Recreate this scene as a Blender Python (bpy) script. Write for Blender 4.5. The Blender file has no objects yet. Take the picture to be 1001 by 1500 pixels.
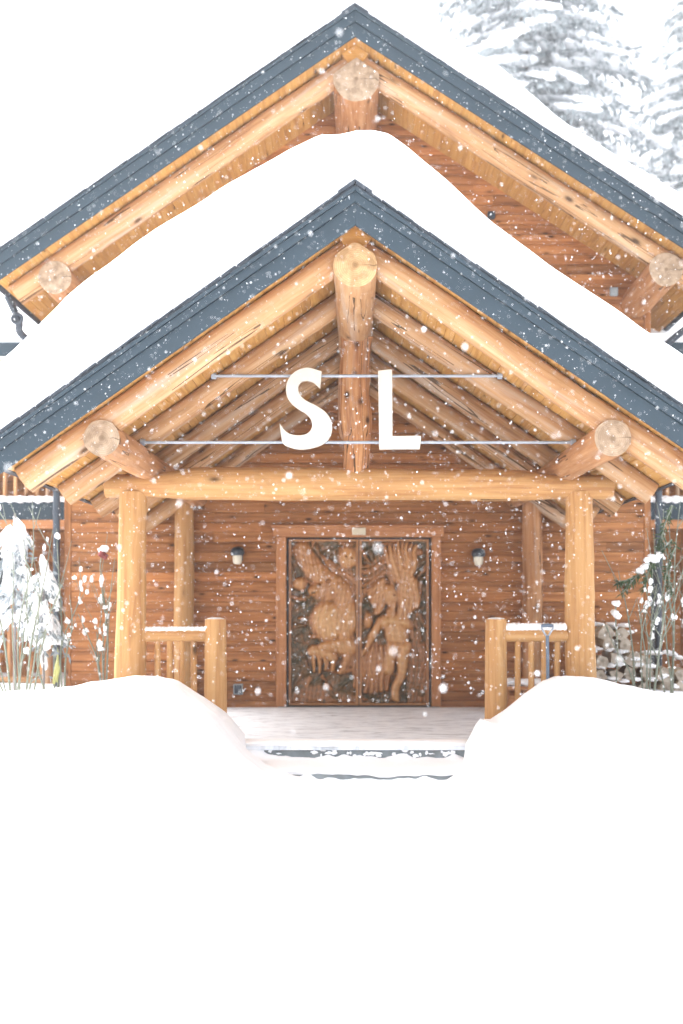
import bpy, math, random
import numpy as np
from mathutils import Vector, Matrix, noise as mnoise

random.seed(7)
rng = np.random.default_rng(7)
S = bpy.context.scene
COL = S.collection
F, CX, CY, EYE = 1685.0, 520.5, 885.0, 1.28      # lens in photo pixels, vanishing point, eye height above porch floor


def at(px, py, Y):
    """photo pixel at a known distance -> world point (metres)"""
    return Vector(((px - CX) * Y / F, Y, EYE + (CY - py) * Y / F))


def nz(x, y, z=0.0, s=1.0):
    return mnoise.noise(Vector((x * s, y * s, z * s)))


def smooth(t):
    t = max(0.0, min(1.0, t))
    return t * t * (3 - 2 * t)


def interp(x, pts):
    return float(np.interp(x, [p[0] for p in pts], [p[1] for p in pts]))


# ------------------------------------------------------------------ objects
def tag(o, label=None, cat=None, group=None, kind=None):
    for k, v in (('label', label), ('category', cat), ('group', group), ('kind', kind)):
        if v:
            o[k] = v
    return o


def thing(name, loc, label, cat, group=None):
    o = bpy.data.objects.new(name, None)
    COL.objects.link(o)
    o.location = loc
    o.empty_display_size = 0.2
    return tag(o, label, cat, group)


def root_of(o):
    while o.parent is not None:
        o = o.parent
    return o


def copy_tree(o, parent=None):
    c = o.copy()
    COL.objects.link(c)
    if parent is not None:
        c.parent = parent
    for ch in list(o.children):
        copy_tree(ch, c)
    return c


class MB:
    def __init__(s):
        s.v, s.f, s.m, s.w, s.t = [], [], [], [], []

    def add(s, verts, faces, wood=None, tone=0.5, mat=0):
        o = len(s.v)
        s.v.extend(verts)
        s.f.extend([tuple(i + o for i in f) for f in faces])
        s.m.extend(mat if isinstance(mat, list) else [mat] * len(faces))
        s.w.extend(wood if wood is not None else verts)
        s.t.extend(tone if isinstance(tone, list) else [tone] * len(verts))

    def box(s, x0, x1, y0, y1, z0, z1, grain='x', tone=0.5, mat=0, off=None, M=None):
        vs = [(x, y, z) for x in (x0, x1) for y in (y0, y1) for z in (z0, z1)]
        fs = [(0, 1, 3, 2), (4, 6, 7, 5), (0, 4, 5, 1), (2, 3, 7, 6), (0, 2, 6, 4), (1, 5, 7, 3)]
        off = random.uniform(0, 60) if off is None else off
        cx, cy, cz = (x0 + x1) / 2, (y0 + y1) / 2, (z0 + z1) / 2
        wd = []
        for x, y, z in vs:
            d = (x - cx, y - cy, z - cz)
            if grain == 'x': wd.append((d[1] + off * .3, d[2], d[0] + off))
            elif grain == 'y': wd.append((d[0] + off * .3, d[2], d[1] + off))
            else: wd.append((d[0] + off * .3, d[1], d[2] + off))
        if M is not None:
            vs = [tuple(M @ Vector(v)) for v in vs]
        s.add(vs, fs, wd, tone, mat)

    def tube(s, pts, radii, n=12, tone=0.5, mat=0, capmat=None, wob=0.0, lump=0.0, shape=None, off=None, up=None):
        """round bar along pts with a radius per point; shape(theta, radius) may cut the section"""
        off = random.uniform(0, 80) if off is None else off
        pts = [Vector(p) for p in pts]
        capmat = mat if capmat is None else capmat
        L = 0.0
        base = len(s.v)
        seed = random.uniform(0, 100)
        frame = None
        for i, p in enumerate(pts):
            a, b = pts[max(0, i - 1)], pts[min(len(pts) - 1, i + 1)]
            d = (b - a).normalized()
            if frame is None:
                ref = Vector(up) if up else (Vector((0, 0, 1)) if abs(d.z) < .9 else Vector((0, 1, 0)))
                ux = d.cross(ref).normalized()
            else:
                ux = (frame - d * frame.dot(d)).normalized()
            frame = ux
            uy = ux.cross(d).normalized()
            if i: L += (p - pts[i - 1]).length
            for k in range(n):
                th = 2 * math.pi * k / n
                r = radii[i]
                if wob: r *= 1 + wob * nz(math.cos(th) * 1.1 + seed, math.sin(th) * 1.1, L * 1.6)
                if lump: r *= 1 + lump * max(0, nz(math.cos(th) * 1.6, math.sin(th) * 1.6 + seed, L * 4) - .25) * 2
                if shape: r = shape(th, r)
                q = p + ux * (r * math.cos(th)) + uy * (r * math.sin(th))
                s.v.append(tuple(q))
                s.w.append((r * math.cos(th), r * math.sin(th), L + off))
                s.t.append(tone)
        for i in range(len(pts) - 1):
            for k in range(n):
                a, b = base + i * n + k, base + i * n + (k + 1) % n
                s.f.append((a, b, b + n, a + n)); s.m.append(mat)
        for end, i in ((0, 0), (1, len(pts) - 1)):           # end grain with its own vertices
            o = len(s.v)
            for k in range(n):
                j = base + i * n + k
                s.v.append(s.v[j]); s.w.append(s.w[j]); s.t.append(tone)
            s.v.append(tuple(pts[i])); s.w.append((0, 0, (L if i else 0) + off)); s.t.append(tone)
            for k in range(n):
                f = (o + k, o + (k + 1) % n, o + n)
                s.f.append(f if end else f[::-1]); s.m.append(capmat)

    def build(s, name, mats, parent=None, smoothit=True, bevel=0.0, keep=()):
        root = root_of(parent) if parent is not None else None
        off = np.array(root.location) if root is not None else np.zeros(3)
        me = bpy.data.meshes.new(name)
        V = np.array(s.v, dtype=float) - off
        me.from_pydata(V.tolist(), [], s.f)
        for m in (mats if isinstance(mats, (list, tuple)) else [mats]):
            me.materials.append(m)
        me.polygons.foreach_set('material_index', s.m)
        a = me.attributes.new('wood', 'FLOAT_VECTOR', 'POINT')
        a.data.foreach_set('vector', np.array(s.w, dtype=np.float32).ravel())
        a = me.attributes.new('tone', 'FLOAT', 'POINT')
        a.data.foreach_set('value', np.array(s.t, dtype=np.float32))
        if smoothit:
            me.polygons.foreach_set('use_smooth', [True] * len(s.f))
            try: me.set_sharp_from_angle(angle=math.radians(42))
            except Exception: pass
        me.update()
        o = bpy.data.objects.new(name, me)
        COL.objects.link(o)
        if parent is not None: o.parent = parent
        if bevel:
            b = o.modifiers.new('edge', 'BEVEL'); b.width = bevel; b.segments = 2; b.limit_method = 'ANGLE'
        return o


def smooth_path(pts, n):
    """Catmull-Rom resample of an open polyline"""
    P = [Vector(p) for p in pts]
    P = [P[0] * 2 - P[1]] + P + [P[-1] * 2 - P[-2]]
    out = []
    for i in range(1, len(P) - 2):
        for k in range(n):
            t = k / n
            a, b, c, d = P[i - 1:i + 3]
            out.append(.5 * ((2 * b) + (c - a) * t + (2 * a - 5 * b + 4 * c - d) * t * t + (3 * b - a - 3 * c + d) * t ** 3))
    out.append(P[-2])
    return out


def log(mb, p0, p1, r0, r1, n=20, segs=None, bend=.012, wob=.05, lump=.05, tone=.5, shape=None, mat=0, cap=1):
    p0, p1 = Vector(p0), Vector(p1)
    L = (p1 - p0).length
    segs = segs or max(6, int(L / .12))
    sd = random.uniform(0, 99)
    pts, rr = [], []
    for i in range(segs + 1):
        t = i / segs
        q = p0.lerp(p1, t)
        e = math.sin(math.pi * t)
        q = q + Vector((nz(sd, t * L * .7), nz(sd + 9, t * L * .7), nz(sd + 20, t * L * .7))) * bend * e
        pts.append(q); rr.append(r0 + (r1 - r0) * t)
    rr[0] *= .985; rr[-1] *= .985
    mb.tube(pts, rr, n, tone, mat, cap, wob, lump, shape)


# icosphere template for lumps of snow and the like
def _ico():
    t = (1 + 5 ** .5) / 2
    v = [(-1, t, 0), (1, t, 0), (-1, -t, 0), (1, -t, 0), (0, -1, t), (0, 1, t), (0, -1, -t), (0, 1, -t), (t, 0, -1), (t, 0, 1), (-t, 0, -1), (-t, 0, 1)]
    v = [Vector(x).normalized() for x in v]
    f = [(0, 11, 5), (0, 5, 1), (0, 1, 7), (0, 7, 10), (0, 10, 11), (1, 5, 9), (5, 11, 4), (11, 10, 2), (10, 7, 6), (7, 1, 8), (3, 9, 4), (3, 4, 2), (3, 2, 6), (3, 6, 8), (3, 8, 9), (4, 9, 5), (2, 4, 11), (6, 2, 10), (8, 6, 7), (9, 8, 1)]

    def sub(v, f):
        v = list(v); cache = {}; nf = []
        def mid(a, b):
            k = (min(a, b), max(a, b))
            if k not in cache:
                v.append(((v[a] + v[b]) / 2).normalized()); cache[k] = len(v) - 1
            return cache[k]
        for a, b, c in f:
            x, y, z = mid(a, b), mid(b, c), mid(c, a)
            nf += [(a, x, z), (b, y, x), (c, z, y), (x, y, z)]
        return v, nf
    v1, f1 = sub(v, f)
    v2, f2 = sub(v1, f1)
    return (v1, f1), (v2, f2)


ICO1, ICO2 = _ico()


def lump(mb, c, r, rough=.25, R=None, hi=False, tone=.5, mat=0):
    vs, fs = ICO2 if hi else ICO1
    c = Vector(c); sd = random.uniform(0, 99)
    out = []
    for d in vs:
        k = 1 + rough * nz(d.x * 1.3 + sd, d.y * 1.3, d.z * 1.3) * 1.6
        q = Vector((d.x * r[0], d.y * r[1], d.z * r[2])) * k
        if R is not None: q = R @ q
        out.append(tuple(c + q))
    mb.add(out, fs, None, tone, mat)


# ------------------------------------------------------------------ materials
def newmat(name, rough=.7, spec=.3):
    m = bpy.data.materials.new(name)
    m.use_nodes = True
    nt = m.node_tree
    b = nt.nodes['Principled BSDF']
    b.inputs['Roughness'].default_value = rough
    b.inputs['Specular IOR Level'].default_value = spec
    return m, nt, b


def N(nt, typ, **kw):
    n = nt.nodes.new(typ)
    for k, v in kw.items():
        if k in n.inputs: n.inputs[k].default_value = v
        else: setattr(n, k, v)
    return n


def ramp(nt, stops, src):
    r = nt.nodes.new('ShaderNodeValToRGB')
    e = r.color_ramp.elements
    while len(e) < len(stops): e.new(.5)
    for i, (p, c) in enumerate(stops):
        e[i].position = p
        e[i].color = c if len(c) == 4 else (*c, 1)
    nt.links.new(src, r.inputs[0])
    return r.outputs[0]


def mixc(nt, fac, a, b, mode='MIX'):
    m = nt.nodes.new('ShaderNodeMix'); m.data_type = 'RGBA'; m.blend_type = mode
    for i, x in ((0, fac), (6, a), (7, b)):
        if hasattr(x, 'links'): nt.links.new(x, m.inputs[i])
        else: m.inputs[i].default_value = x if i == 0 else (*x, 1)
    return m.outputs[2]


def math_(nt, op, a, b=None):
    m = nt.nodes.new('ShaderNodeMath'); m.operation = op
    for i, x in ((0, a), (1, b)):
        if x is None: continue
        if hasattr(x, 'links'): nt.links.new(x, m.inputs[i])
        else: m.inputs[i].default_value = x
    return m.outputs[0]


def attr(nt, name):
    a = nt.nodes.new('ShaderNodeAttribute'); a.attribute_name = name
    return a


def scaled(nt, src, sc):
    m = nt.nodes.new('ShaderNodeMapping'); m.inputs['Scale'].default_value = sc
    nt.links.new(src, m.inputs['Vector'])
    return m.outputs[0]


def noise_(nt, vec, scale, detail=4, rough=.55, dist=0.0):
    n = N(nt, 'ShaderNodeTexNoise'); n.inputs['Scale'].default_value = scale
    n.inputs['Detail'].default_value = detail; n.inputs['Roughness'].default_value = rough
    n.inputs['Distortion'].default_value = dist
    if vec is not None: nt.links.new(vec, n.inputs['Vector'])
    return n.outputs['Fac']


def bump(nt, b, h, strength=.4, dist=.01):
    n = nt.nodes.new('ShaderNodeBump'); n.inputs['Strength'].default_value = strength; n.inputs['Distance'].default_value = dist
    nt.links.new(h, n.inputs['Height']); nt.links.new(n.outputs[0], b.inputs['Normal'])


def wood_mat(name, dark, mid, light, knots=.5, cracks=.5, weather=None, rough=.62, tonerange=(.72, 1.25), ks=(5.5, 5.5, 2.4), grey=(.33, .30, .27)):
    m, nt, b = newmat(name, rough, .25)
    w = attr(nt, 'wood').outputs['Vector']
    tone = attr(nt, 'tone').outputs['Fac']
    g1 = noise_(nt, scaled(nt, w, (34, 34, 1.3)), 1.0, 6, .6, .25)
    g2 = noise_(nt, scaled(nt, w, (11, 11, .8)), 1.0, 5, .6, .9)
    g = math_(nt, 'ADD', math_(nt, 'MULTIPLY', g1, .42), math_(nt, 'MULTIPLY', g2, .58))
    c = ramp(nt, [(.36, dark), (.49, mid), (.63, light)], g)
    st = noise_(nt, scaled(nt, w, (4, 4, 1.1)), 1.0, 5, .65, 1.2)          # sap and water stains
    c = mixc(nt, ramp(nt, [(.55, (0, 0, 0)), (.72, (.45,) * 3)], st), c, tuple(x * .6 for x in dark))
    if weather:                                       # greyed, sun-bleached streaks
        wv = noise_(nt, scaled(nt, w, (9, 9, .5)), 1.0, 5, .6, .4)
        c = mixc(nt, ramp(nt, [(.52, (0, 0, 0)), (.66, (weather,) * 3)], wv), c, grey)
    # knots: sparse dark spots stretched a little along the grain
    v = N(nt, 'ShaderNodeTexVoronoi'); v.inputs['Scale'].default_value = 1.0
    nt.links.new(scaled(nt, w, ks), v.inputs['Vector'])
    sep = nt.nodes.new('ShaderNodeSeparateColor'); nt.links.new(v.outputs['Color'], sep.inputs[0])
    pick = math_(nt, 'GREATER_THAN', sep.outputs[0], 1 - knots)
    spot = ramp(nt, [(.07, (1, 1, 1)), (.10, (.75,) * 3), (.17, (.22,) * 3), (.30, (0, 0, 0))], v.outputs['Distance'])
    k = math_(nt, 'MULTIPLY', spot, pick)
    c = mixc(nt, k, c, tuple(x * .28 for x in dark))
    # checks: thin dark drying cracks along the grain
    cr = noise_(nt, scaled(nt, w, (13, 13, .42)), 1.0, 2, .5, .15)
    line = math_(nt, 'LESS_THAN', math_(nt, 'ABSOLUTE', math_(nt, 'SUBTRACT', cr, .55)), .013)
    gate = math_(nt, 'GREATER_THAN', noise_(nt, scaled(nt, w, (3, 3, .9)), 1.0, 1), 1 - cracks * .66)
    ck = math_(nt, 'MULTIPLY', line, gate)
    c = mixc(nt, math_(nt, 'MULTIPLY', ck, .85), c, tuple(x * .16 for x in dark))
    tr = N(nt, 'ShaderNodeMapRange'); tr.inputs['To Min'].default_value = tonerange[0]; tr.inputs['To Max'].default_value = tonerange[1]
    nt.links.new(tone, tr.inputs['Value'])
    sc = nt.nodes.new('ShaderNodeVectorMath'); sc.operation = 'SCALE'
    nt.links.new(c, sc.inputs[0]); nt.links.new(tr.outputs[0], sc.inputs['Scale'])
    nt.links.new(sc.outputs[0], b.inputs['Base Color'])
    h = math_(nt, 'SUBTRACT', math_(nt, 'ADD', g1, math_(nt, 'MULTIPLY', k, .3)), math_(nt, 'MULTIPLY', ck, 1.5))
    bump(nt, b, h, .45, .006)
    return m


def end_mat(name, c0, c1):
    m, nt, b = newmat(name, .8, .15)
    w = attr(nt, 'wood').outputs['Vector']
    sx = nt.nodes.new('ShaderNodeSeparateXYZ'); nt.links.new(w, sx.inputs[0])
    r = math_(nt, 'SQRT', math_(nt, 'ADD', math_(nt, 'POWER', sx.outputs[0], 2), math_(nt, 'POWER', sx.outputs[1], 2)))
    wn = noise_(nt, w, 9, 3)
    rr = math_(nt, 'ADD', math_(nt, 'MULTIPLY', r, 420), math_(nt, 'MULTIPLY', wn, 9))
    rings = math_(nt, 'MULTIPLY', math_(nt, 'ADD', math_(nt, 'SINE', rr), 1), .5)
    c = mixc(nt, math_(nt, 'MULTIPLY', rings, .5), c0, c1)
    c = mixc(nt, ramp(nt, [(.38, (.6,) * 3), (.6, (0, 0, 0))], noise_(nt, w, 14, 4)), c, tuple(x * .55 for x in c1))
    ang = math_(nt, 'ARCTAN2', sx.outputs[1], sx.outputs[0])
    chk = math_(nt, 'LESS_THAN', math_(nt, 'ABSOLUTE', math_(nt, 'ADD', ang, math_(nt, 'MULTIPLY', math_(nt, 'SUBTRACT', wn, .5), .5))), .035)
    c = mixc(nt, math_(nt, 'MULTIPLY', chk, .6), c, tuple(x * .3 for x in c1))
    c = mixc(nt, ramp(nt, [(.012, (.7,) * 3), (.03, (0, 0, 0))], r), c, tuple(x * .5 for x in c1))
    nt.links.new(c, b.inputs['Base Color'])
    bump(nt, b, rings, .2, .003)
    return m


def paint_mat(name, c, rough=.55, var=.25, fine=60, spec=.35):
    m, nt, b = newmat(name, rough, spec)
    tc = nt.nodes.new('ShaderNodeTexCoord').outputs['Object']
    n = noise_(nt, tc, 3.0, 5)
    n2 = noise_(nt, tc, fine, 3)
    f = math_(nt, 'ADD', math_(nt, 'MULTIPLY', n, .7), math_(nt, 'MULTIPLY', n2, .3))
    nt.links.new(ramp(nt, [(.3, tuple(x * (1 - var) for x in c)), (.7, tuple(x * (1 + var) for x in c))], f), b.inputs['Base Color'])
    bump(nt, b, n2, .15, .003)
    return m


def snow_mat(name, c=(.90, .92, .945), bs=.5):
    m, nt, b = newmat(name, .9, .1)
    tc = nt.nodes.new('ShaderNodeTexCoord').outputs['Object']
    n = noise_(nt, tc, 2.2, 6, .6)
    nt.links.new(ramp(nt, [(.3, tuple(x * .975 for x in c)), (.7, c)], n), b.inputs['Base Color'])
    n2 = noise_(nt, tc, 24, 5, .65)
    bump(nt, b, math_(nt, 'ADD', n, math_(nt, 'MULTIPLY', n2, .3)), bs, .04)
    return m


def dusted_mat(name):
    """wet boards under a thin blown layer of snow"""
    m, nt, b = newmat(name, .75, .2)
    tc = nt.nodes.new('ShaderNodeTexCoord').outputs['Object']
    a = noise_(nt, scaled(nt, tc, (1.6, 4.5, 1)), 1.6, 7, .68, .6)
    fine = noise_(nt, scaled(nt, tc, (7, 22, 1)), 1.0, 6, .7, .3)
    f = math_(nt, 'ADD', math_(nt, 'MULTIPLY', a, .6), math_(nt, 'MULTIPLY', fine, .4))
    c = ramp(nt, [(.33, (.24, .26, .29)), (.41, (.55, .59, .64)), (.48, (.76, .81, .87)), (.58, (.86, .91, .96))], f)
    nt.links.new(c, b.inputs['Base Color'])
    bump(nt, b, f, .5, .02)
    return m


def siding_mat(name):
    return wood_mat(name, (.19, .070, .023), (.31, .121, .038), (.42, .183, .062), knots=.35, cracks=.2, rough=.6, tonerange=(.68, 1.32), ks=(16, 9, 3.2))


M = {}
M['snow'] = snow_mat('snow_white')
M['clump'] = snow_mat('snow_clumps', (.91, .925, .945), .3)
M['post'] = wood_mat('peeled_log_yellow', (.37, .172, .062), (.48, .256, .098), (.56, .33, .14), knots=.22, cracks=.45, tonerange=(.80, 1.05))
M['rafter'] = wood_mat('peeled_log_pale', (.37, .175, .075), (.50, .28, .132), (.58, .375, .21), knots=.4, cracks=.75, weather=.75, tonerange=(.70, 1.07), grey=(.50, .385, .30))
M['purlin'] = wood_mat('peeled_log_orange', (.30, .13, .052), (.42, .20, .085), (.52, .29, .145), knots=.4, cracks=.7, weather=.3, tonerange=(.75, 1.15), grey=(.5, .38, .28))
M['end'] = end_mat('log_end_grain', (.60, .40, .215), (.47, .27, .12))
M['endgrey'] = end_mat('log_end_weathered', (.44, .335, .24), (.34, .225, .14))
M['soffit'] = wood_mat('soffit_board', (.37, .17, .046), (.47, .245, .068), (.54, .31, .10), knots=.25, cracks=.15, tonerange=(.9, 1.1), ks=(9, 9, 2.2))
M['siding'] = siding_mat('cedar_siding')
M['trim'] = wood_mat('cedar_trim', (.33, .138, .056), (.42, .185, .076), (.50, .235, .10), knots=.15, cracks=.15)
M['fascia'] = paint_mat('slate_blue_paint', (.025, .042, .057), .6, .14)
M['slate'] = paint_mat('dark_slate_shingle', (.045, .055, .07), .8, .4, 90)
M['metal'] = paint_mat('dark_metal', (.03, .04, .055), .45, .25, 40, .5)
M['rod'] = paint_mat('galvanised_steel', (.33, .37, .43), .4, .15, 50, .5)
M['letter'] = paint_mat('cream_painted_wood', (.62, .585, .515), .55, .03, 30)
M['cream'] = paint_mat('cream_plaque', (.62, .56, .42), .55, .06)
M['glass'] = paint_mat('frosted_lamp_glass', (.70, .66, .54), .3, .05)
M['grey'] = paint_mat('grey_box_plastic', (.30, .34, .36), .5, .12)
M['shovel'] = paint_mat('blue_grey_plastic', (.12, .16, .22), .45, .15)
M['dusted'] = dusted_mat('dusted_boards')
M['riser'] = paint_mat('wet_step_boards', (.21, .235, .245), .7, .5, 8)
M['stem'] = paint_mat('grey_green_stem', (.20, .22, .17), .7, .35, 30)
M['bark'] = paint_mat('spruce_bark', (.22, .20, .19), .85, .3, 20)
M['needle'] = paint_mat('haze_pale_needles', (.255, .285, .30), .7, .4, 5)  # needle colour paled to stand in for haze over the far spruces
M['green'] = paint_mat('green_needles', (.05, .085, .035), .6, .4, 30)
M['red'] = paint_mat('dried_red_fruit', (.20, .04, .035), .6, .3, 20)
M['yellow'] = paint_mat('yellow_blade', (.40, .40, .15), .6, .25, 20)
M['burl'] = wood_mat('knotty_burl_log', (.24, .09, .035), (.42, .19, .075), (.55, .30, .14), knots=.8, cracks=1.0, weather=.35, tonerange=(.8, 1.15), ks=(5, 5, 4))
M['stack'] = wood_mat('split_firewood', (.30, .21, .13), (.40, .30, .20), (.50, .40, .28), knots=.1, cracks=.5)
M['stackend'] = end_mat('firewood_end', (.47, .415, .345), (.36, .29, .22))


def window_glass():
    m, nt, b = newmat('dark_window_glass', .12, .6)
    b.inputs['Base Color'].default_value = (.025, .035, .04, 1)
    return m


M['window'] = window_glass()


def carved_mat():
    m, nt, b = newmat('carved_stained_wood', .36, .5)
    w = attr(nt, 'wood').outputs['Vector']
    t = attr(nt, 'tone').outputs['Fac']
    g = noise_(nt, scaled(nt, w, (26, 26, 3.5)), 1.0, 6, .6, .8)
    f = math_(nt, 'ADD', t, math_(nt, 'MULTIPLY', math_(nt, 'SUBTRACT', g, .5), .38))
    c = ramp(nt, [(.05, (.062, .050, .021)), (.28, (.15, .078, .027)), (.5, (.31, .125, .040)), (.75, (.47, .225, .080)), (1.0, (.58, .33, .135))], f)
    nt.links.new(c, b.inputs['Base Color'])
    bump(nt, b, g, .35, .008)
    return m


M['carved'] = carved_mat()
LOGM = [M['post'], M['end']]
RAFM = [M['rafter'], M['end']]
PURM = [M['purlin'], M['endgrey']]

# ------------------------------------------------------------------ dimensions (metres; z = 0 is the porch floor)
HAZE = .0024
YW = 14.4                                  # entrance wall
PF = 8.55                                  # porch roof fascia
PZ, PL, PR = 4.195, .70, .68               # underside of porch roof at the ridge, left and right pitch
PEL, PER = -2.68, 2.74                     # porch eaves
BF = 12.7                                  # main roof fascia
BZ, BL, BR = 7.62, .684, .645              # the same for the main roof
BEL, BER = -4.0, 4.12
BYE = 23.0                                 # far end of the building

# ------------------------------------------------------------------ the lodge
lodge = thing('log_lodge', (0, YW, 0), 'large brown timber lodge with a steep main gable behind the entrance porch', 'building')


def siding(mb, xlim, z0, z1, rowh, Y, holes=(), seglen=(1.8, 4.2), depth=.03):
    z = z0
    while z < z1 - 1e-6:
        zt = min(z + rowh, z1)
        a, b = xlim(z)
        if b - a > .05:
            spans = [(a, b)]
            for hx0, hx1, hz0, hz1 in holes:
                if z + rowh * .5 > hz0 and z + rowh * .5 < hz1:
                    ns = []
                    for u, v in spans:
                        if hx1 <= u or hx0 >= v: ns.append((u, v)); continue
                        if hx0 > u: ns.append((u, hx0))
                        if hx1 < v: ns.append((hx1, v))
                    spans = ns
            rowtone = random.gauss(.5, .17)
            for u, v in spans:
                x = u
                while x < v - .01:
                    e = min(v, x + random.uniform(*seglen))
                    if v - e < .4: e = v
                    tn = max(0, min(1, rowtone + random.gauss(0, .14)))
                    jit = random.uniform(-.003, .003)
                    prof = [(Y + .05, z + .001), (Y - depth + jit, z + .003), (Y - depth - .001 + jit, z + rowh * .3), (Y - depth * .96 + jit, z + rowh * .85), (Y - depth * .8, zt - .001), (Y + .05, zt - .001)]
                    off = random.uniform(0, 90)
                    vs = [(xx, p, q) for xx in (x + .0008, e - .0008) for p, q in prof]
                    wd = [(p[1] * 1.0, p[2] + off * .37, p[0] + off) for p in vs]
                    n = len(prof)
                    fs = [(i, (i + 1) % n, n + (i + 1) % n, n + i)[::-1] for i in range(n)] + [tuple(range(n)), tuple(range(2 * n - 1, n - 1, -1))]
                    mb.add(vs, fs, wd, tn)
                    x = e
        z = zt


DX0, DX1, DZ = -.862, .955, 2.115          # door opening
WX0, WX1 = -3.60, 3.66


def gable_lim(z):
    return (max(WX0, -(BZ + .06 - z) / BL), min(WX1, (BZ + .06 - z) / BR))


mb = MB()
siding(mb, gable_lim, -.55, 7.55, .124, YW, holes=[(DX0 - .02, DX1 + .02, -.6, DZ + .02)])
mb.box(WX0 + .02, DX0 - .03, YW + .051, YW + .16, -.6, 5.0, mat=0, tone=.1)
mb.box(DX1 + .03, WX1 - .02, YW + .051, YW + .16, -.6, 5.0, mat=0, tone=.1)
mb.box(DX0 - .03, DX1 + .03, YW + .051, YW + .16, DZ + .03, 5.0, mat=0, tone=.1)
for sx, x0, x1 in ((-1, WX0 + .02, WX0 + .12), (1, WX1 - .12, WX1 - .02)):        # flank walls
    mb.box(x0, x1, YW + .17, BYE - .5, -.6, 5.05, grain='y', tone=.3)
mb.box(WX0 + .13, WX1 - .13, BYE - .6, BYE - .5, -.6, 5.0, tone=.3)
mb.build('wall', M['siding'], lodge, smoothit=False)

for x0, x1 in ((WX0 - .03, WX0 + .05), (WX1 - .05, WX1 + .03)):
    mb = MB()
    mb.box(x0, x1, YW - .05, YW + .1, -.5, 5.06, grain='z', tone=.4)
    mb.build('corner_board', M['siding'], lodge, bevel=.005)

# roof deck: boards run front to back; a slab above them; shingles at the edge
def roof_side(parent, sgn, Zr, pitch, xe, y0, y1, thick, sname, boardw=.095):
    c = 1 / math.sqrt(1 + pitch * pitch)
    L = abs(xe) / c
    def P(sd, h, y):                        # sd along the slope, h above the underside
        return (sgn * (sd * c + h * pitch * c), y, Zr - sd * pitch * c + h * c)
    mb = MB()
    s = 0.0
    while s < L - .01:
        e = min(L, s + boardw)
        tn = max(0, min(1, random.gauss(.5, .2))); off = random.uniform(0, 90)
        g = .0007
        prof = [(s + g, .003), (s + g + .004, 0), (e - g - .004, 0), (e - g, .003), (e - g, .03), (s + g, .03)]
        if s == 0: prof[0] = (s, .003); prof[1] = (s, 0); prof[5] = (s, .03)
        ys = [y0]
        while ys[-1] < y1 - 2.2: ys.append(ys[-1] + random.uniform(1.2, 3.0))
        ys.append(y1)
        for ya, yb in zip(ys[:-1], ys[1:]):
            tn2 = max(0, min(1, tn + random.gauss(0, .1))); off += 7.3
            vs = [P(a, h, yy) for yy in (ya + .0006, yb - .0006) for a, h in prof]
            wd = [(a, h + off * .31, yy + off) for yy in (ya, yb) for a, h in prof]
            n = 6
            fs = [(i, (i + 1) % n, n + (i + 1) % n, n + i) for i in range(n)] + [tuple(range(n - 1, -1, -1)), tuple(range(n, 2 * n))]
            if sgn < 0: fs = [f[::-1] for f in fs]
            mb.add(vs, fs, wd, tn2)
        s = e
    soff = mb.build(sname, M['soffit'], parent, smoothit=False)
    mb = MB()
    vs = [P(a, h, yy) for yy in (y0 + .005, y1) for a, h in ((0, .032), (L - .003, .032), (L - .003, thick), (0, thick))]
    fs = [(0, 1, 5, 4), (1, 2, 6, 5), (2, 3, 7, 6), (3, 0, 4, 7), (3, 2, 1, 0), (4, 5, 6, 7)]
    mb.add(vs, fs if sgn > 0 else [f[::-1] for f in fs], None, .3)
    # shingle edge along the rake: many thin butts that overhang unevenly, and the eave course
    s = -thick * pitch
    while s < L + .03:
        for lay in range(2):
            a0, a1 = s - .06 * lay, s + random.uniform(.13, .15) - .06 * lay
            hh = thick + .004 + lay * .013 + random.uniform(0, .004)
            yo = y0 - random.uniform(.018, .034) - lay * .004
            a0 = max(-hh * pitch, a0)
            if a1 - a0 < .03: continue
            q = [P(a, h, yy) for yy in (yo, y0 + .5) for a, h in ((a0, hh + .003), (a1, hh), (a1, hh + .014), (a0, hh + .017))]
            mb.add(q, fs if sgn > 0 else [f[::-1] for f in fs], None, .5)
        s += .14
    hh = thick + .036
    for yo, yb in [(y0 - .03, y0 + .2)] + [(y0 + .2 + .2 * i, y0 + .4 + .2 * i) for i in range(3)]:
        q = [P(a, h, yy) for yy in (yo, yb) for a, h in ((-hh * pitch, hh), (.02, hh), (.02, hh + .014), (-(hh + .014) * pitch, hh + .014))]
        mb.add(q, fs if sgn > 0 else [f[::-1] for f in fs], None, .5)
    shing = mb.build('shingle_edge', M['slate'], parent, smoothit=False)
    return P, L


def fascia(parent, sgn, Zr, pitch, xe, y0, lo, mid, hi, label=None):
    """two stacked rake boards, the upper one proud of the lower; lo/mid/hi are vertical distances from the underside"""
    mb = MB()
    def board(h0, h1, ya, yb):
        vs = [(sgn * x, y, Zr - pitch * x + h) for y in (ya, yb) for x, h in ((0, h0), (abs(xe), h0), (abs(xe), h1), (0, h1))]
        fs = [(0, 1, 2, 3), (7, 6, 5, 4), (0, 4, 5, 1), (1, 5, 6, 2), (2, 6, 7, 3), (3, 7, 4, 0)]
        if sgn < 0: fs = [f[::-1] for f in fs]
        off = random.uniform(0, 50)
        mb.add(vs, fs, [(v[1], v[2], v[0] + off) for v in vs], .5)
    board(lo, mid - .003, y0 - .03, y0 - .002)
    board(mid, hi - .035, y0 - .052, y0 - .002)
    board(hi - .032, hi, y0 - .066, y0 - .002)
    return mb.build('fascia', M['fascia'], parent, smoothit=False, bevel=.003)


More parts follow.
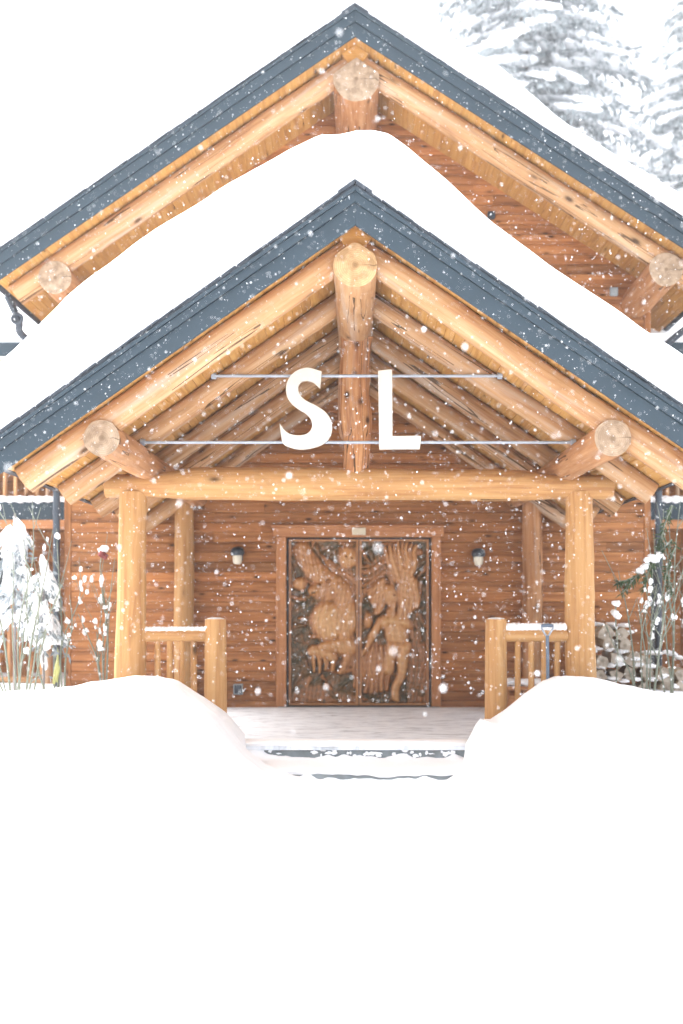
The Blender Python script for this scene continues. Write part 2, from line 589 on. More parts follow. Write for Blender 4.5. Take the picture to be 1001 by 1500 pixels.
for sgn, p, xe in ((-1, BL, BEL), (1, BR, BER)):
    P, L = roof_side(lodge, sgn, BZ, p, xe, BF, BYE, .19, 'roof')
    fascia(lodge, sgn, BZ, p, xe, BF, -.085, .07, .225)
    # gutter along the eave
    mb = MB()
    e = P(L + .05, .10, 0)
    yy = [BF + .05 + i * .5 for i in range(int((BYE - BF) / .5))]
    prof = [(math.cos(a), math.sin(a)) for a in np.linspace(math.pi, 2 * math.pi, 9)]
    vs, fs = [], []
    for y in yy:
        for r in (.042, .036):
            for c, s_ in (prof if r > .04 else prof[::-1]):
                vs.append((e[0] + c * r, y, e[2] + s_ * r))
    n = 18
    for i in range(len(yy) - 1):
        for k in range(n):
            fs.append((i * n + k, (i + 1) * n + k, (i + 1) * n + (k + 1) % n, i * n + (k + 1) % n))
    fs += [tuple(range(n)), tuple(range((len(yy) - 1) * n + n - 1, (len(yy) - 1) * n - 1, -1))]
    mb.add(vs, fs)
    mb.build('gutter', M['metal'], lodge)
    xc = WX0 - .11 if sgn < 0 else WX1 + .11
    mb = MB()
    g0 = Vector((e[0], BF + .85, e[2] - .05))
    if sgn < 0: g0 = at(28, 470, 13.58)
    pts = smooth_path([Vector((e[0], g0.y - .02, e[2] - .03)), g0, g0 + Vector((0, .03, -.12)), g0 + Vector((-sgn * .10, .3, -.26)), (xc + sgn * .06, YW - .22, g0.z - .50), (xc, YW - .12, g0.z - .66), (xc, YW - .11, g0.z - .9), (xc, YW - .11, 2.6), (xc, YW - .11, -.4)], 6)
    mb.tube(pts, [.043] * len(pts), 12)
    for z in (4.05, 2.4, 1.0):
        mb.tube([(xc, YW - .11, z), (xc, YW - .11, z + .05)], [.052, .052], 12)
    mb.tube([g0 + Vector((0, 0, .02)), g0 + Vector((0, 0, -.05))], [.05, .046], 14)
    mb.build('downspout', M['metal'], lodge)
    mb = MB()
    rc = g0 + Vector((0, -.07, .01))
    mb.tube([rc + Vector((.06 * math.cos(a), 0, .055 * math.sin(a))) for a in np.linspace(0, 2 * math.pi, 21)], [.02] * 21, 8)
    mb.build('gutter_bracket', M['metal'], lodge)
    # rake log under the boards
    for Y, r in ((13.16, .125),):
        mb = MB()
        dz = r * math.sqrt(1 + p * p)
        log(mb, (sgn * .0, Y, BZ - dz), (sgn * (abs(xe) - .12), Y, BZ - dz - p * (abs(xe) - .12)), r * .95, r * 1.05, n=22, tone=.55)
        mb.build('rafter', RAFM, lodge)


def ridge_shape(R, peak):
    d = peak * math.cos(math.radians(34))
    def f(th, r):
        for a in (56, 124):
            cc = math.cos(th - math.radians(a))
            if cc > .05: r = min(r, d / cc)
        return r
    return f


mb = MB()
log(mb, (.015, 13.0, 7.22), (.015, YW - .02, 7.20), .262, .25, n=32, tone=.45, shape=ridge_shape(.26, .24), bend=0)
mb.build('ridge_log', PURM, lodge)
mb = MB()
log(mb, (-3.40, 13.02, 4.98), (-3.38, YW - .02, 4.98), .19, .175, n=24, tone=.45, bend=0)
mb.build('purlin', PURM, lodge)
mb = MB()
log(mb, (3.52, 13.02, 5.07), (3.50, YW - .02, 5.04), .195, .18, n=24, tone=.4, bend=0)
mb.build('purlin', PURM, lodge)

def apex_block(parent, Z, Y, w, h):
    pts = [(0, Z - .004), (-w, Z - .004 - w * .70), (-w * .4, Z - h), (w * .4, Z - h), (w, Z - .004 - w * .70)]
    mb = MB()
    v = [(x, y, z) for y in (Y, Y + .09) for x, z in pts]
    mb.add(v, [(4, 3, 2, 1, 0), (5, 6, 7, 8, 9)] + [(i, (i + 1) % 5, 5 + (i + 1) % 5, 5 + i)[::-1] for i in range(5)][::1], [(p[2], p[1], p[0]) for p in v], .6)
    mb.build('apex_block', M['soffit'], parent, smoothit=False)


apex_block(lodge, BZ, 13.02, .15, .24)
# door: cedar frame, two carved leaves
mb = MB()
for x0, x1 in ((DX0 - .125, DX0), (DX1, DX1 + .115)):
    mb.box(x0, x1, YW - .062, YW + .1, -.02, DZ, grain='z', tone=.6)
mb.box(DX0 - .16, DX1 + .15, YW - .075, YW + .1, DZ + .002, DZ + .125, grain='x', tone=.55)
mb.box(DX0 - .19, DX1 + .18, YW - .09, YW - .01, DZ + .127, DZ + .15, grain='x', tone=.6)
mb.build('door_frame', M['trim'], lodge, bevel=.005)


def carve_height(u, v):
    """u, v arrays in the door's own drawing grid (0..1000 across both leaves, 0..1170 down) -> relief 0..1 and stain with painted crease shade 0..1"""
    H = np.zeros_like(u); T = .20 + .12 * np.sin(u * .035 + np.sin(v * .021) * 2.5) * np.sin(v * .027 + 1) + .06 * np.sin(v * .11 + u * .06)
    wob = np.sin(u * .023 + np.sin(v * .017) * 2) * 7 + np.sin(v * .031 + u * .012) * 6
    uu, vv = u + wob, v + np.roll(wob, 7)
    H += .10 * np.sin(u * .05 + np.sin(v * .04) * 1.5) + .08 * np.sin(v * .06 + u * .03) + .05 * np.sin(v * .14 + u * .1)
    fine = .05 * np.sin(u * .21 + 4 * np.sin(v * .013) + 2 * np.sin(u * .03)) + .03 * np.sin(v * .17 + 3 * np.sin(u * .02))

    def put(h, t, d):
        nonlocal H, T
        a = np.clip(1 - d, 0, 1)
        hh = h * np.sqrt(np.clip(1 - np.clip(d, 0, 1) ** 2, 0, 1))
        m = hh > H
        H = np.where(m, hh, H)
        k = np.clip(a * 3, 0, 1)
        te = t * (.45 + .62 * np.sqrt(np.clip(1 - np.clip(d, 0, 1) ** 2, 0, 1)))      # tone darkened toward each rim, painting crease shade into the stain
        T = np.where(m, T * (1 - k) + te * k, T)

    def ell(x, y, rx, ry, h, t, ang=0):
        a = math.radians(ang); dx, dy = uu - x, vv - y
        p, q = dx * math.cos(a) + dy * math.sin(a), -dx * math.sin(a) + dy * math.cos(a)
        put(h, t, np.sqrt((p / rx) ** 2 + (q / ry) ** 2) / 1.12)

    def cap(x0, y0, x1, y1, r0, r1, h, t):
        dx, dy = x1 - x0, y1 - y0
        k = np.clip(((uu - x0) * dx + (vv - y0) * dy) / (dx * dx + dy * dy), 0, 1)
        d = np.sqrt((uu - x0 - k * dx) ** 2 + (vv - y0 - k * dy) ** 2) / (r0 + (r1 - r0) * k) / 1.12
        put(h, t, d)
    rs = np.random.default_rng(5)
    for i in range(130):                       # background foliage and plumage strokes
        x, y = rs.uniform(70, 940), rs.uniform(80, 1100)
        a = math.sin(x * .008 + 1) * 1.2 + math.cos(y * .006) * 1.3 + (0 if x < 497 else 1.2)
        L = rs.uniform(40, 120)
        cap(x, y, x + L * math.cos(a), y + L * math.sin(a), rs.uniform(14, 26), rs.uniform(5, 12), rs.uniform(.18, .5), rs.uniform(.2, .56))
    # rolling ground at the foot of the left leaf, drapery at the foot of the right leaf
    put(.35, .42, np.clip(1.6 - (vv - 900 - .35 * np.abs(uu - 260)) / 90, 0, 1) + (uu > 500))
    for i in range(9):
        cap(840 + i * 11, 640 + i * 20, 800 + i * 16, 1110, 16, 22, .30 + .04 * (i % 3), .36 + .08 * (i % 2))
    # left leaf: a heavy round-bellied beast reaching upwards
    cap(150, 125, 225, 265, 55, 70, .72, .62)
    cap(225, 265, 350, 370, 66, 84, .8, .68)
    ell(142, 355, 46, 42, .7, .78)
    ell(300, 390, 92, 82, .92, .66, 20)
    ell(235, 395, 46, 38, 1.0, .78)
    ell(262, 360, 18, 15, 1.06, .30)
    ell(228, 408, 22, 14, 1.08, .3)
    ell(320, 340, 30, 24, 1.02, .5)
    ell(405, 440, 70, 130, .85, .72, -18)
    ell(318, 585, 118, 132, 1.0, .92, -14)
    ell(432, 585, 66, 165, .9, .8, 4)
    cap(280, 745, 440, 735, 42, 48, .9, .8)
    cap(225, 760, 330, 800, 42, 34, .95, .82)
    for k in range(4):
        cap(235 + k * 32, 800, 225 + k * 40, 880 + 12 * (k % 2), 17, 11, .8, .72)
    cap(430, 760, 395, 900, 36, 22, .75, .66)
    ell(435, 195, 62, 82, .8, .82, -12)
    ell(418, 185, 14, 11, .9, .3); ell(450, 190, 14, 11, .9, .3)
    for k in range(5):
        cap(280 + k * 18, 190 + k * 22, 470, 300 + k * 34, 15, 20, .45 + .05 * (k % 2), .44 + .1 * (k % 2))
    for k in range(4):
        cap(460 + k * 6, 640 + k * 60, 480, 800 + k * 60, 16, 22, .5, .5)
    # right leaf: raised wing with long feathers over a standing figure with a feathered headdress
    for k in range(8):
        cap(735 + k * 9, 330, 652 + k * 30, 92 + 10 * abs(k - 3), 28, 12, .72 + .05 * (k % 2), .62 + .14 * (k % 2))
    for k in range(8):
        cap(760 + k * 12, 260 + k * 12, 735 + k * 18, 600 - k * 14, 24, 17, .78 + .05 * (k % 2), .62 + .15 * (k % 2))
    for k in range(7):
        cap(505, 260 + k * 36, 690 - k * 14, 190 + k * 30, 12, 24, .42 + .05 * (k % 2), .4 + .09 * (k % 2))
    for k in range(6):
        cap(650, 330 + k * 12, 570 + k * 9, 400 + k * 26, 26, 20, .7 + .04 * (k % 2), .58 + .12 * (k % 2))
    ell(690, 425, 52, 66, .95, .82)
    ell(700, 470, 26, 44, 1.0, .74)
    ell(712, 420, 13, 9, 1.02, .3)
    cap(690, 510, 700, 560, 32, 40, .85, .68)
    ell(720, 590, 108, 58, .95, .86)
    ell(685, 592, 46, 38, 1.02, .93); ell(768, 590, 44, 36, 1.02, .9)
    ell(728, 665, 68, 82, .9, .86)
    ell(735, 735, 74, 52, .92, .72)
    cap(640, 590, 575, 680, 32, 25, .85, .78); cap(575, 680, 530, 775, 24, 18, .8, .74)
    ell(555, 575, 34, 52, .75, .72)
    cap(705, 760, 668, 880, 46, 34, .9, .8)
    cap(785, 745, 760, 880, 48, 36, .95, .85); cap(760, 880, 725, 1060, 34, 20, .9, .8)
    ell(598, 860, 98, 175, .62, .60, 6)
    for k in range(5):
        cap(560 + k * 26, 740, 540 + k * 36, 1010, 15, 17, .66 + .05 * (k % 2), .5 + .1 * (k % 2))
    return H + fine * .5, np.clip(T + fine * .9, 0, 1)


def carved_leaf(x0, x1, z0, z1, label):
    nu, nv = 120, 270
    us, vs_ = np.linspace(0, 1, nu), np.linspace(0, 1, nv)
    U, V = np.meshgrid(us, vs_)
    X = x0 + (x1 - x0) * U; Z = z1 - (z1 - z0) * V
    du = 60 + (X - DX0) / (DX1 - DX0) * 885; dv = 70 + (DZ - Z) / DZ * 1035
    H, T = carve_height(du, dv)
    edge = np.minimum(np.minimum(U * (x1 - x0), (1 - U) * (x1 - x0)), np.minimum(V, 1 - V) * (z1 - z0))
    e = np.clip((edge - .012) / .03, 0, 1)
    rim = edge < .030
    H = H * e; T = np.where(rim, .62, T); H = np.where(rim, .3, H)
    Yf = YW + .055 - .10 * H
    mb = MB()
    v = [(float(a), float(b), float(c)) for a, b, c in zip(X.ravel(), Yf.ravel(), Z.ravel())]
    f = [(j * nu + i, (j + 1) * nu + i, (j + 1) * nu + i + 1, j * nu + i + 1) for j in range(nv - 1) for i in range(nu - 1)]
    off = random.uniform(0, 40)
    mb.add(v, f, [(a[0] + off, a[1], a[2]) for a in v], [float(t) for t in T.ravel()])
    mb.box(x0, x1, YW + .058, YW + .11, z0, z1, grain='z', tone=.4)
    mb.box(x0, x0 + .001, YW + .02, YW + .058, z0, z1, grain='z', tone=.2)
    o = mb.build('carved_door', M['carved'], lodge)
    o['label'] = label
    return o


dm = (DX0 + DX1) / 2 + .0
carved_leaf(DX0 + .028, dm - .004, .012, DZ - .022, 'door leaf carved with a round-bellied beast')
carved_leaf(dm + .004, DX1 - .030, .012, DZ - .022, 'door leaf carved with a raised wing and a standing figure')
mb = MB()
mb.box(DX0 + .001, DX1 - .001, YW + .12, YW + .14, -.02, DZ, tone=.1)
mb.build('door_gap', M['metal'], lodge)
mb = MB()
mb.box(DX0 - .1, DX1 + .1, YW - .11, YW + .1, -.03, .004)
mb.build('threshold', M['metal'], lodge, bevel=.004)

# two-storey wings set back on either side, each with a balcony
for sgn in (-1, 1):
    xa, xb = (WX0 - .02, -9.5) if sgn < 0 else (WX1 + .02, 9.5)
    lo, hi = min(xa, xb), max(xa, xb)
    yw = 17.0
    wx0, wx1 = (-4.02, -3.74) if sgn < 0 else (4.16, 4.52)
    holes = [(min(sgn * 5.0, sgn * 6.2), max(sgn * 5.0, sgn * 6.2), .9, 2.1)]
    mb = MB()
    siding(mb, lambda z: (lo, hi), -.5, 4.9, .15, yw, holes=holes)
    mb.box(lo, hi, yw + .052, yw + .15, -.5, 4.9, tone=.2)
    mb.box(lo, hi, yw + .16, BYE - 1, 4.6, 4.85, tone=.2)
    wall = mb.build('wing_wall', M['siding'], lodge, smoothit=False)
    mb = MB()
    hx0, hx1 = holes[0][:2]
    for a, b, c, d in ((hx0, hx1, .84, .9), (hx0, hx1, 2.1, 2.18)):
        mb.box(a - .06, b + .06, yw - .06, yw + .03, c, d)
    for a in (hx0 - .06, (hx0 + hx1) / 2 - .03, hx1):
        mb.box(a, a + .06, yw - .058, yw + .03, .9, 2.1, grain='z')
    win = mb.build('window', M['trim'], lodge, bevel=.004)
    mb = MB()
    mb.box(hx0, hx1, yw + .03, yw + .05, .9, 2.1)
    mb.build('pane', M['window'], win)
    # narrow dark glazed door beside the main wall
    mb = MB()
    mb.box(wx0, wx1, yw - .05, yw - .035, .15, 2.0, grain='z', tone=.3)
    mb.build('glazed_door', M['window'], lodge)
    # eave fascia and its roof
    mb = MB()
    mb.box(lo, hi, 15.55, 15.62, 4.64, 4.82)
    mb.build('wing_fascia', M['fascia'], lodge, bevel=.004)
    mb = MB()
    vs = [(x, y, z) for x in (lo, hi) for y, z in ((15.63, 4.66), (15.63, 4.82), (20, 6.64), (20, 6.48))]
    mb.add(vs, [(0, 1, 2, 3), (7, 6, 5, 4), (0, 4, 5, 1), (1, 5, 6, 2), (2, 6, 7, 3), (3, 7, 4, 0)])
    mb.build('wing_roof', M['soffit'], lodge, smoothit=False)
    # balcony: slate beam, deck, balusters, log post
    mb = MB()
    mb.box(lo, hi, 15.5, 15.6, 2.42, 2.66)
    mb.box(lo, hi, 15.61, yw - .07, 2.5, 2.62)
    bal = mb.build('balcony', M['fascia'], lodge, bevel=.004)
    mb = MB()
    mb.box(lo, hi, 15.52, 15.62, 2.30, 2.418, tone=.6)
    mb.build('balcony_beam', M['trim'], bal)
    for i in range(22):
        x = xa + sgn * (.12 + i * .145)
        mb = MB()
        log(mb, (x, 15.62, 2.64), (x, 15.62, 3.5), .028, .026, n=8, tone=random.random(), segs=3)
        mb.build('baluster', RAFM, bal)
    mb = MB()
    log(mb, (lo, 15.62, 3.53), (hi, 15.62, 3.53), .055, .055, n=10, tone=.5)
    mb.build('balcony_rail', RAFM, bal)
    mb = MB()
    log(mb, (sgn * 4.55, 15.62, -.4), (sgn * 4.55, 15.62, 2.3), .13, .12, n=16, tone=.3)
    mb.build('balcony_post', PURM, lodge)

# ------------------------------------------------------------------ the porch
YP = 10.8
porch = thing('entrance_porch', (0, YP, 0), 'peeled log entrance porch with a slate blue edged gable roof, log posts and steps', 'porch')
for sgn, p, xe in ((-1, PL, PEL), (1, PR, PER)):
    P, L = roof_side(porch, sgn, PZ, p, xe, PF, YW - .04, .145, 'roof')
    fascia(porch, sgn, PZ, p, xe, PF, -.105, .06, .17)
    mb = MB()
    q = [P(a, h, y) for y in (PF + .01, YW - .05) for a, h in ((L + .001, -.012), (L + .028, -.012), (L + .028, .155), (L + .001, .155))]
    fs = [(3, 2, 1, 0), (4, 5, 6, 7), (0, 1, 5, 4), (1, 2, 6, 5), (2, 3, 7, 6), (3, 0, 4, 7)]
    mb.add(q, fs if sgn > 0 else [f[::-1] for f in fs])
    mb.build('eave_trim', M['metal'], porch, smoothit=False)
    for k, (Y, r) in enumerate(((9.0, .112), (10.3, .10), (11.6, .105), (12.75, .10), (14.16, .095))):
        mb = MB()
        dz = r * math.sqrt(1 + p * p)
        xe2 = abs(xe) - random.uniform(.05, .10)
        log(mb, (sgn * .01, Y, PZ - dz), (sgn * xe2, Y, PZ - dz - p * xe2), r * .92, r * 1.06, n=20, tone=random.uniform(.4, .7) if k == 0 else random.uniform(.2, .6), bend=.02, wob=.07)
        mb.build('rafter', RAFM, porch)
apex_block(porch, PZ, 8.88, .12, .19)
mb = MB()
log(mb, (0, 8.80, 3.875), (0, YW - .05, 3.885), .172, .15, n=32, tone=.5, shape=ridge_shape(.17, .185), bend=0)
mb.build('ridge_log', [M['rafter'], M['end']], porch)
for x, tn, r in ((-1.955, .5, .142), (1.985, .5, .145)):
    mb = MB()
    log(mb, (x, 8.86, 2.56), (x * 1.0, YW - .05, 2.60), r, .115, n=24, tone=tn, bend=.01)
    mb.build('purlin', PURM, porch)
# tie beam: full in the middle, hewn thinner where the purlins sit
mb = MB()
pts, rr = [], []
for i in range(61):
    t = i / 60
    x = -2.34 + 4.75 * t
    r = .152 - .012 * math.cos(t * 9) * .4
    cut = smooth((abs(x) - 1.45) / .5)
    rr.append(r * (1 - .26 * cut)); pts.append((x, YP, 2.402 + .018 * math.sin(t * 5) * .6 - .012 * cut))
mb.tube(pts, rr, 24, .55, 0, 1, .05, .05)
mb.build('tie_beam', LOGM, porch)
mb = MB()
mb.tube([(.012 * math.sin(t * 7), YP, 2.50 + 1.28 * t) for t in np.linspace(0, 1, 30)], [.118 + .022 * t + .022 * math.exp(-((t - .42) / .13) ** 2) for t in np.linspace(0, 1, 30)], 32, .5, 0, 1, .10, .22)
mb.build('king_post', [M['burl'], M['end']], porch)
for x0, x1, Y, r0, r1, tp, m, tn in ((-2.115, -2.085, YP, .152, .13, 2.33, LOGM, .55), (2.125, 2.10, YP, .15, .128, 2.33, LOGM, .6), (-2.12, -2.11, YW - .19, .128, .115, 2.55, LOGM, .15), (2.20, 2.18, YW - .19, .128, .118, 2.55, PURM, .55)):
    mb = MB()
    log(mb, (x0, Y, -.02), (x1, Y, tp), r0, r1, n=24, tone=tn, bend=.03, wob=.07, lump=.06)
    mb.build('post', m, porch)
mb = MB()
mb.box(-2.42, 2.42, 10.55, YW - .12, -.06, 0, tone=.5)
mb.build('floor', M['dusted'], porch, bevel=.006)
for z0, z1, y0, y1 in ((-.24, -.062, 10.58, 14.0), (-.24, -.17, 9.95, 10.575), (-.55, -.245, 9.98, 10.7)):
    mb = MB()
    mb.box(-1.45 if y0 < 10.5 else -2.4, 1.45 if y0 < 10.5 else 2.4, y0, y1, z0, z1)
    mb.build('step', M['riser'], porch, bevel=.006)

# ------------------------------------------------------------------ snow on the roofs
def roof_snow(name, label, Zr, pl, pr, xl, xr, y0, y1, deck, hl, seed, nx=150, edge=.16):
    """hl: list of (x, vertical thickness)"""
    xs = np.linspace(xl - edge, xr + edge, nx)
    ys = [0, -.01, .0, .05, .12, .2, .35, .6, 1.0]
    while ys[-1] < y1 - y0 - .5: ys.append(ys[-1] + .4)
    ys.append(y1 - y0)
    fr = [0, .3, .62, .84, .95, .99, 1.0]
    fr += [1.0] * (len(ys) - len(fr))
    vs, fs = [], []
    n = len(ys)
    for x in xs:
        p = pl if x < 0 else pr
        rx = math.sqrt(x * x + .03) - .17 * math.exp(-abs(x) * 3)       # ridge softened on top only
        zb = Zr - p * abs(x) + deck
        zt0 = Zr - p * rx + deck
        h = interp(x, hl)
        ed = min(x - xs[0], xs[-1] - x)
        h *= math.sqrt(max(0.0, 1 - (1 - min(1, ed / .16)) ** 2))
        for k, (dy, q) in enumerate(zip(ys, fr)):
            lum = nz(x * 1.1 + seed, dy * 1.1, seed) * .05 + nz(x * 3.2 + seed, dy * 3.2, 3) * .018
            top = zb + h + (zt0 - zb) * 0 + lum * min(1, h * 3)
            yy = y0 + dy + (nz(x * 2.3 + seed, 5, q * 2) * .03 + nz(x * 7 + seed, 2, q * 3) * .008 if k < 6 else 0)
            vs.append((float(x), yy, zb + .002 + (top - zb) * q))
    for i in range(nx - 1):
        for k in range(n - 1):
            fs.append((i * n + k, (i + 1) * n + k, (i + 1) * n + k + 1, i * n + k + 1))
    for i in range(nx - 1):                                              # underside and far end
        a = len(vs)
    mb = MB(); mb.add(vs, fs)
    base = len(mb.v)
    bot = []
    for x in xs:
        p = pl if x < 0 else pr
        bot.append((float(x), y0 + ys[-1], Zr - p * abs(x) + deck + .002))
    mb.add(bot, [])
    for i in range(nx - 1):
        mb.f.append((i * n + n - 1, (i + 1) * n + n - 1, base + i + 1, base + i)); mb.m.append(0)
        mb.f.append((i * n, base + i, base + i + 1, (i + 1) * n)); mb.m.append(0)
    o = mb.build(name, M['snow'])
    return tag(o, label, 'snow', None, 'stuff')


k = 1 / 190.0
roof_snow('roof_snow', 'deep rounded blanket of snow lying on the entrance porch roof', PZ, PL, PR, PEL, PER, PF + .02, YW - .09, .20,
          [((x - CX) * 8.75 / F, (t + 17) * k) for x, t in ((-30, 85), (0, 98), (40, 112), (100, 132), (200, 142), (300, 132), (375, 128), (420, 120), (470, 108), (500, 88), (520, 76), (545, 92), (570, 104), (600, 104), (650, 94), (720, 80), (800, 74), (900, 72), (1001, 70), (1040, 66))], 3.3)
k = 1 / 132.0
roof_snow('roof_snow', 'snow blanket on the tall main roof beside the snow-laden spruces', BZ, BL, BR, BEL, BER, BF + .02, BYE, .255,
          [((x - CX) * 12.8 / F, (t + 5) * k) for x, t in ((-60, 45), (100, 50), (300, 48), (470, 40), (520, 22), (545, 40), (570, 52), (640, 60), (687, 48), (735, 56), (777, 48), (813, 38), (885, 34), (946, 40), (1001, 40), (1100, 40))], 8.1)
for sgn, lab in ((-1, 'snow on the low wing roof on the side of the red-fruited shrub'), (1, 'snow on the low wing roof on the side of the firewood stack')):
    lo, hi = (-9.5, WX0 - .1) if sgn < 0 else (WX1 + .1, 9.5)
    mb = MB(); vs = []; fs = []
    for i in range(30):
        x = lo + (hi - lo) * i / 29
        for j, (dy, q) in enumerate(((0, 0), (-.03, .4), (.05, .85), (.25, 1), (1.2, 1), (2.5, 1), (4.3, 1))):
            zz = 4.825 + max(0, dy - .08) * .413
            vs.append((x, 15.6 + dy, zz + q * (.3 + .06 * nz(x, dy, 4))))
        if i:
            for j in range(6): fs.append(((i - 1) * 7 + j, i * 7 + j, i * 7 + j + 1, (i - 1) * 7 + j + 1))
    mb.add(vs, fs)
    tag(mb.build('roof_snow', M['snow']), lab, 'snow', None, 'stuff')
    mb = MB()
    for i in range(46):
        x = lo + (hi - lo) * (i + .5) / 46
        lump(mb, (x, 15.55, 2.69), (.10, .09, .055), .2)
    tag(mb.build('ledge_snow', M['clump']), lab.replace('low wing roof', 'slate blue balcony ledge'), 'snow', None, 'stuff')

# ------------------------------------------------------------------ letters, rods, lamps and small fittings
YL = 10.13
S_OUT = [(383, 797), (377, 865), (352, 842), (325, 833), (300, 840), (290, 862), (297, 890), (322, 913), (365, 935), (405, 966), (424, 1010), (416, 1055), (388, 1084), (345, 1100), (297, 1105), (260, 1098), (230, 1082), (222, 1048), (216, 1002), (236, 1030), (263, 1046), (300, 1050), (330, 1040), (345, 1015), (339, 985), (318, 962), (285, 942), (256, 915), (242, 880), (246, 840), (266, 808), (296, 789), (332, 783)]
L_OUT = [(606, 795), (634, 791), (660, 789), (662, 815), (663, 1030), (663, 1053), (690, 1053), (755, 1052), (776, 1053), (776, 1065), (771, 1104), (700, 1104), (611, 1105), (610, 1060), (607, 850)]


def letter(name, out, sharp, label, group=None):
    P = [at(330 + x / 2.705, 250 + y / 2.706, YL) for x, y in out]
    pts = []
    n = len(P)
    if sharp is None: pts = P
    else:
        for i in range(n):
            a, b, c, d = P[i - 1], P[i], P[(i + 1) % n], P[(i + 2) % n]
            if i in sharp: a = b * 2 - c
            if (i + 1) % n in sharp: d = c * 2 - b
            for k in range(5):
                t = k / 5
                pts.append(.5 * ((2 * b) + (c - a) * t + (2 * a - 5 * b + 4 * c - d) * t * t + (3 * b - a - 3 * c + d) * t ** 3))
    n = len(pts)
    xs = [p.x for p in pts]
    root = Vector(((min(xs) + max(xs)) / 2, YL, min(p.z for p in pts)))
    mb = MB()
    v = [(p.x - root.x, y, p.z - root.z) for y in (-.025, .025) for p in pts]
    f = [tuple(range(n)), tuple(range(2 * n - 1, n - 1, -1))] + [(i, n + i, n + (i + 1) % n, (i + 1) % n) for i in range(n)]
    mb.add(v, f)
    o = mb.build(name, M['letter'], None, smoothit=False, bevel=.004)
    o.location = root
    for pz in (.58, .075):
        pass
    return tag(o, label, 'sign letter', group)


letter('sign_letter', S_OUT, {0, 1, 17, 18}, 'large cream wooden letter S hung on two steel rods', 'letters hung in the porch gable')
letter('sign_letter', L_OUT, None, 'large cream wooden letter L hung on two steel rods', 'letters hung in the porch gable')
for z, x0, x1, lab in ((3.30, -1.25, 1.28, 'upper thin steel rod carrying the tops of the letters'), (2.712, -1.88, 1.93, 'lower longer steel rod carrying the feet of the letters')):
    mb = MB()
    mb.tube([(x0 + (x1 - x0) * i / 10, 10.18, z) for i in range(11)], [.0135] * 11, 10)
    for x in (x0, x1): mb.tube([(x - .02, 10.18, z), (x + .02, 10.18, z)], [.03, .03], 10)
    tag(mb.build('sign_rod', M['rod']), lab, 'rod', 'steel rods across the porch gable')

# wall lamp: back plate, arm, dark dome, pale glass
p = at(350, 812, YW)
lamp = thing('wall_lamp', (p.x, YW - .05, p.z), 'black dome wall lamp with pale glass, on the siding nearer the grey outlet box', 'wall lamp', 'wall lamps flanking the carved doors')
def local(mb, name, m, parent, **kw):
    o = mb.build(name, m, None, **kw); o.parent = parent; return o
mb = MB(); mb.box(-.055, .055, -.02, .018, -.08, .08); local(mb, 'back_plate', M['metal'], lamp, bevel=.006)
mb = MB(); mb.tube(smooth_path([(0, -.02, .03), (0, -.07, .075), (0, -.12, .06)], 5), [.014] * 11, 8); local(mb, 'arm', M['metal'], lamp)
mb = MB(); mb.tube([(0, -.12, .085), (0, -.12, .075), (0, -.12, .05), (0, -.12, .01), (0, -.12, -.02)], [.02, .055, .08, .088, .075], 18); local(mb, 'shade', M['metal'], lamp)
mb = MB(); mb.tube([(0, -.12, -.022), (0, -.12, -.06), (0, -.12, -.11), (0, -.12, -.13)], [.055, .058, .052, .03], 16); local(mb, 'globe', M['glass'], lamp)
p = at(699, 814, YW)
l2 = copy_tree(lamp); l2.location = (p.x, YW - .05, p.z)
l2['label'] = 'black dome wall lamp with pale glass, on the siding nearer the snow shovel'


def wallbox(name, px, py, w, h, d, m, label, cat, lidm=None):
    p = at(px, py, YW)
    t = thing(name, (p.x, YW - .03, p.z), label, cat)
    mb = MB(); mb.box(-w / 2, w / 2, -d, .028, -h / 2, h / 2); local(mb, 'housing', m, t, bevel=.006)
    mb = MB(); mb.box(-w * .38, w * .38, -d - .008, -d - .0005, -h * .4, h * .4); local(mb, 'cover', lidm or m, t, bevel=.003)


wallbox('outlet_box', 350, 1009, .115, .13, .07, M['grey'], 'small grey outlet box low on the siding by the carved doors', 'outlet', M['metal'])
wallbox('junction_box', 898, 429, .095, .10, .05, M['grey'], 'small grey box on the main gable wall beside a log purlin end', 'box')
wallbox('security_sensor', 719, 318, .09, .08, .08, M['metal'], 'small dark box high on the main gable wall just above the porch snow', 'box')
p = at(526, 779, YW)
mb = MB(); mb.box(-.085, .085, -.012, .0, -.045, .045)
o = mb.build('plaque', M['cream'], None, bevel=.004); o.location = (p.x, YW - .0765, p.z)
tag(o, 'small blank cream plaque fixed above the carved doors', 'plaque')


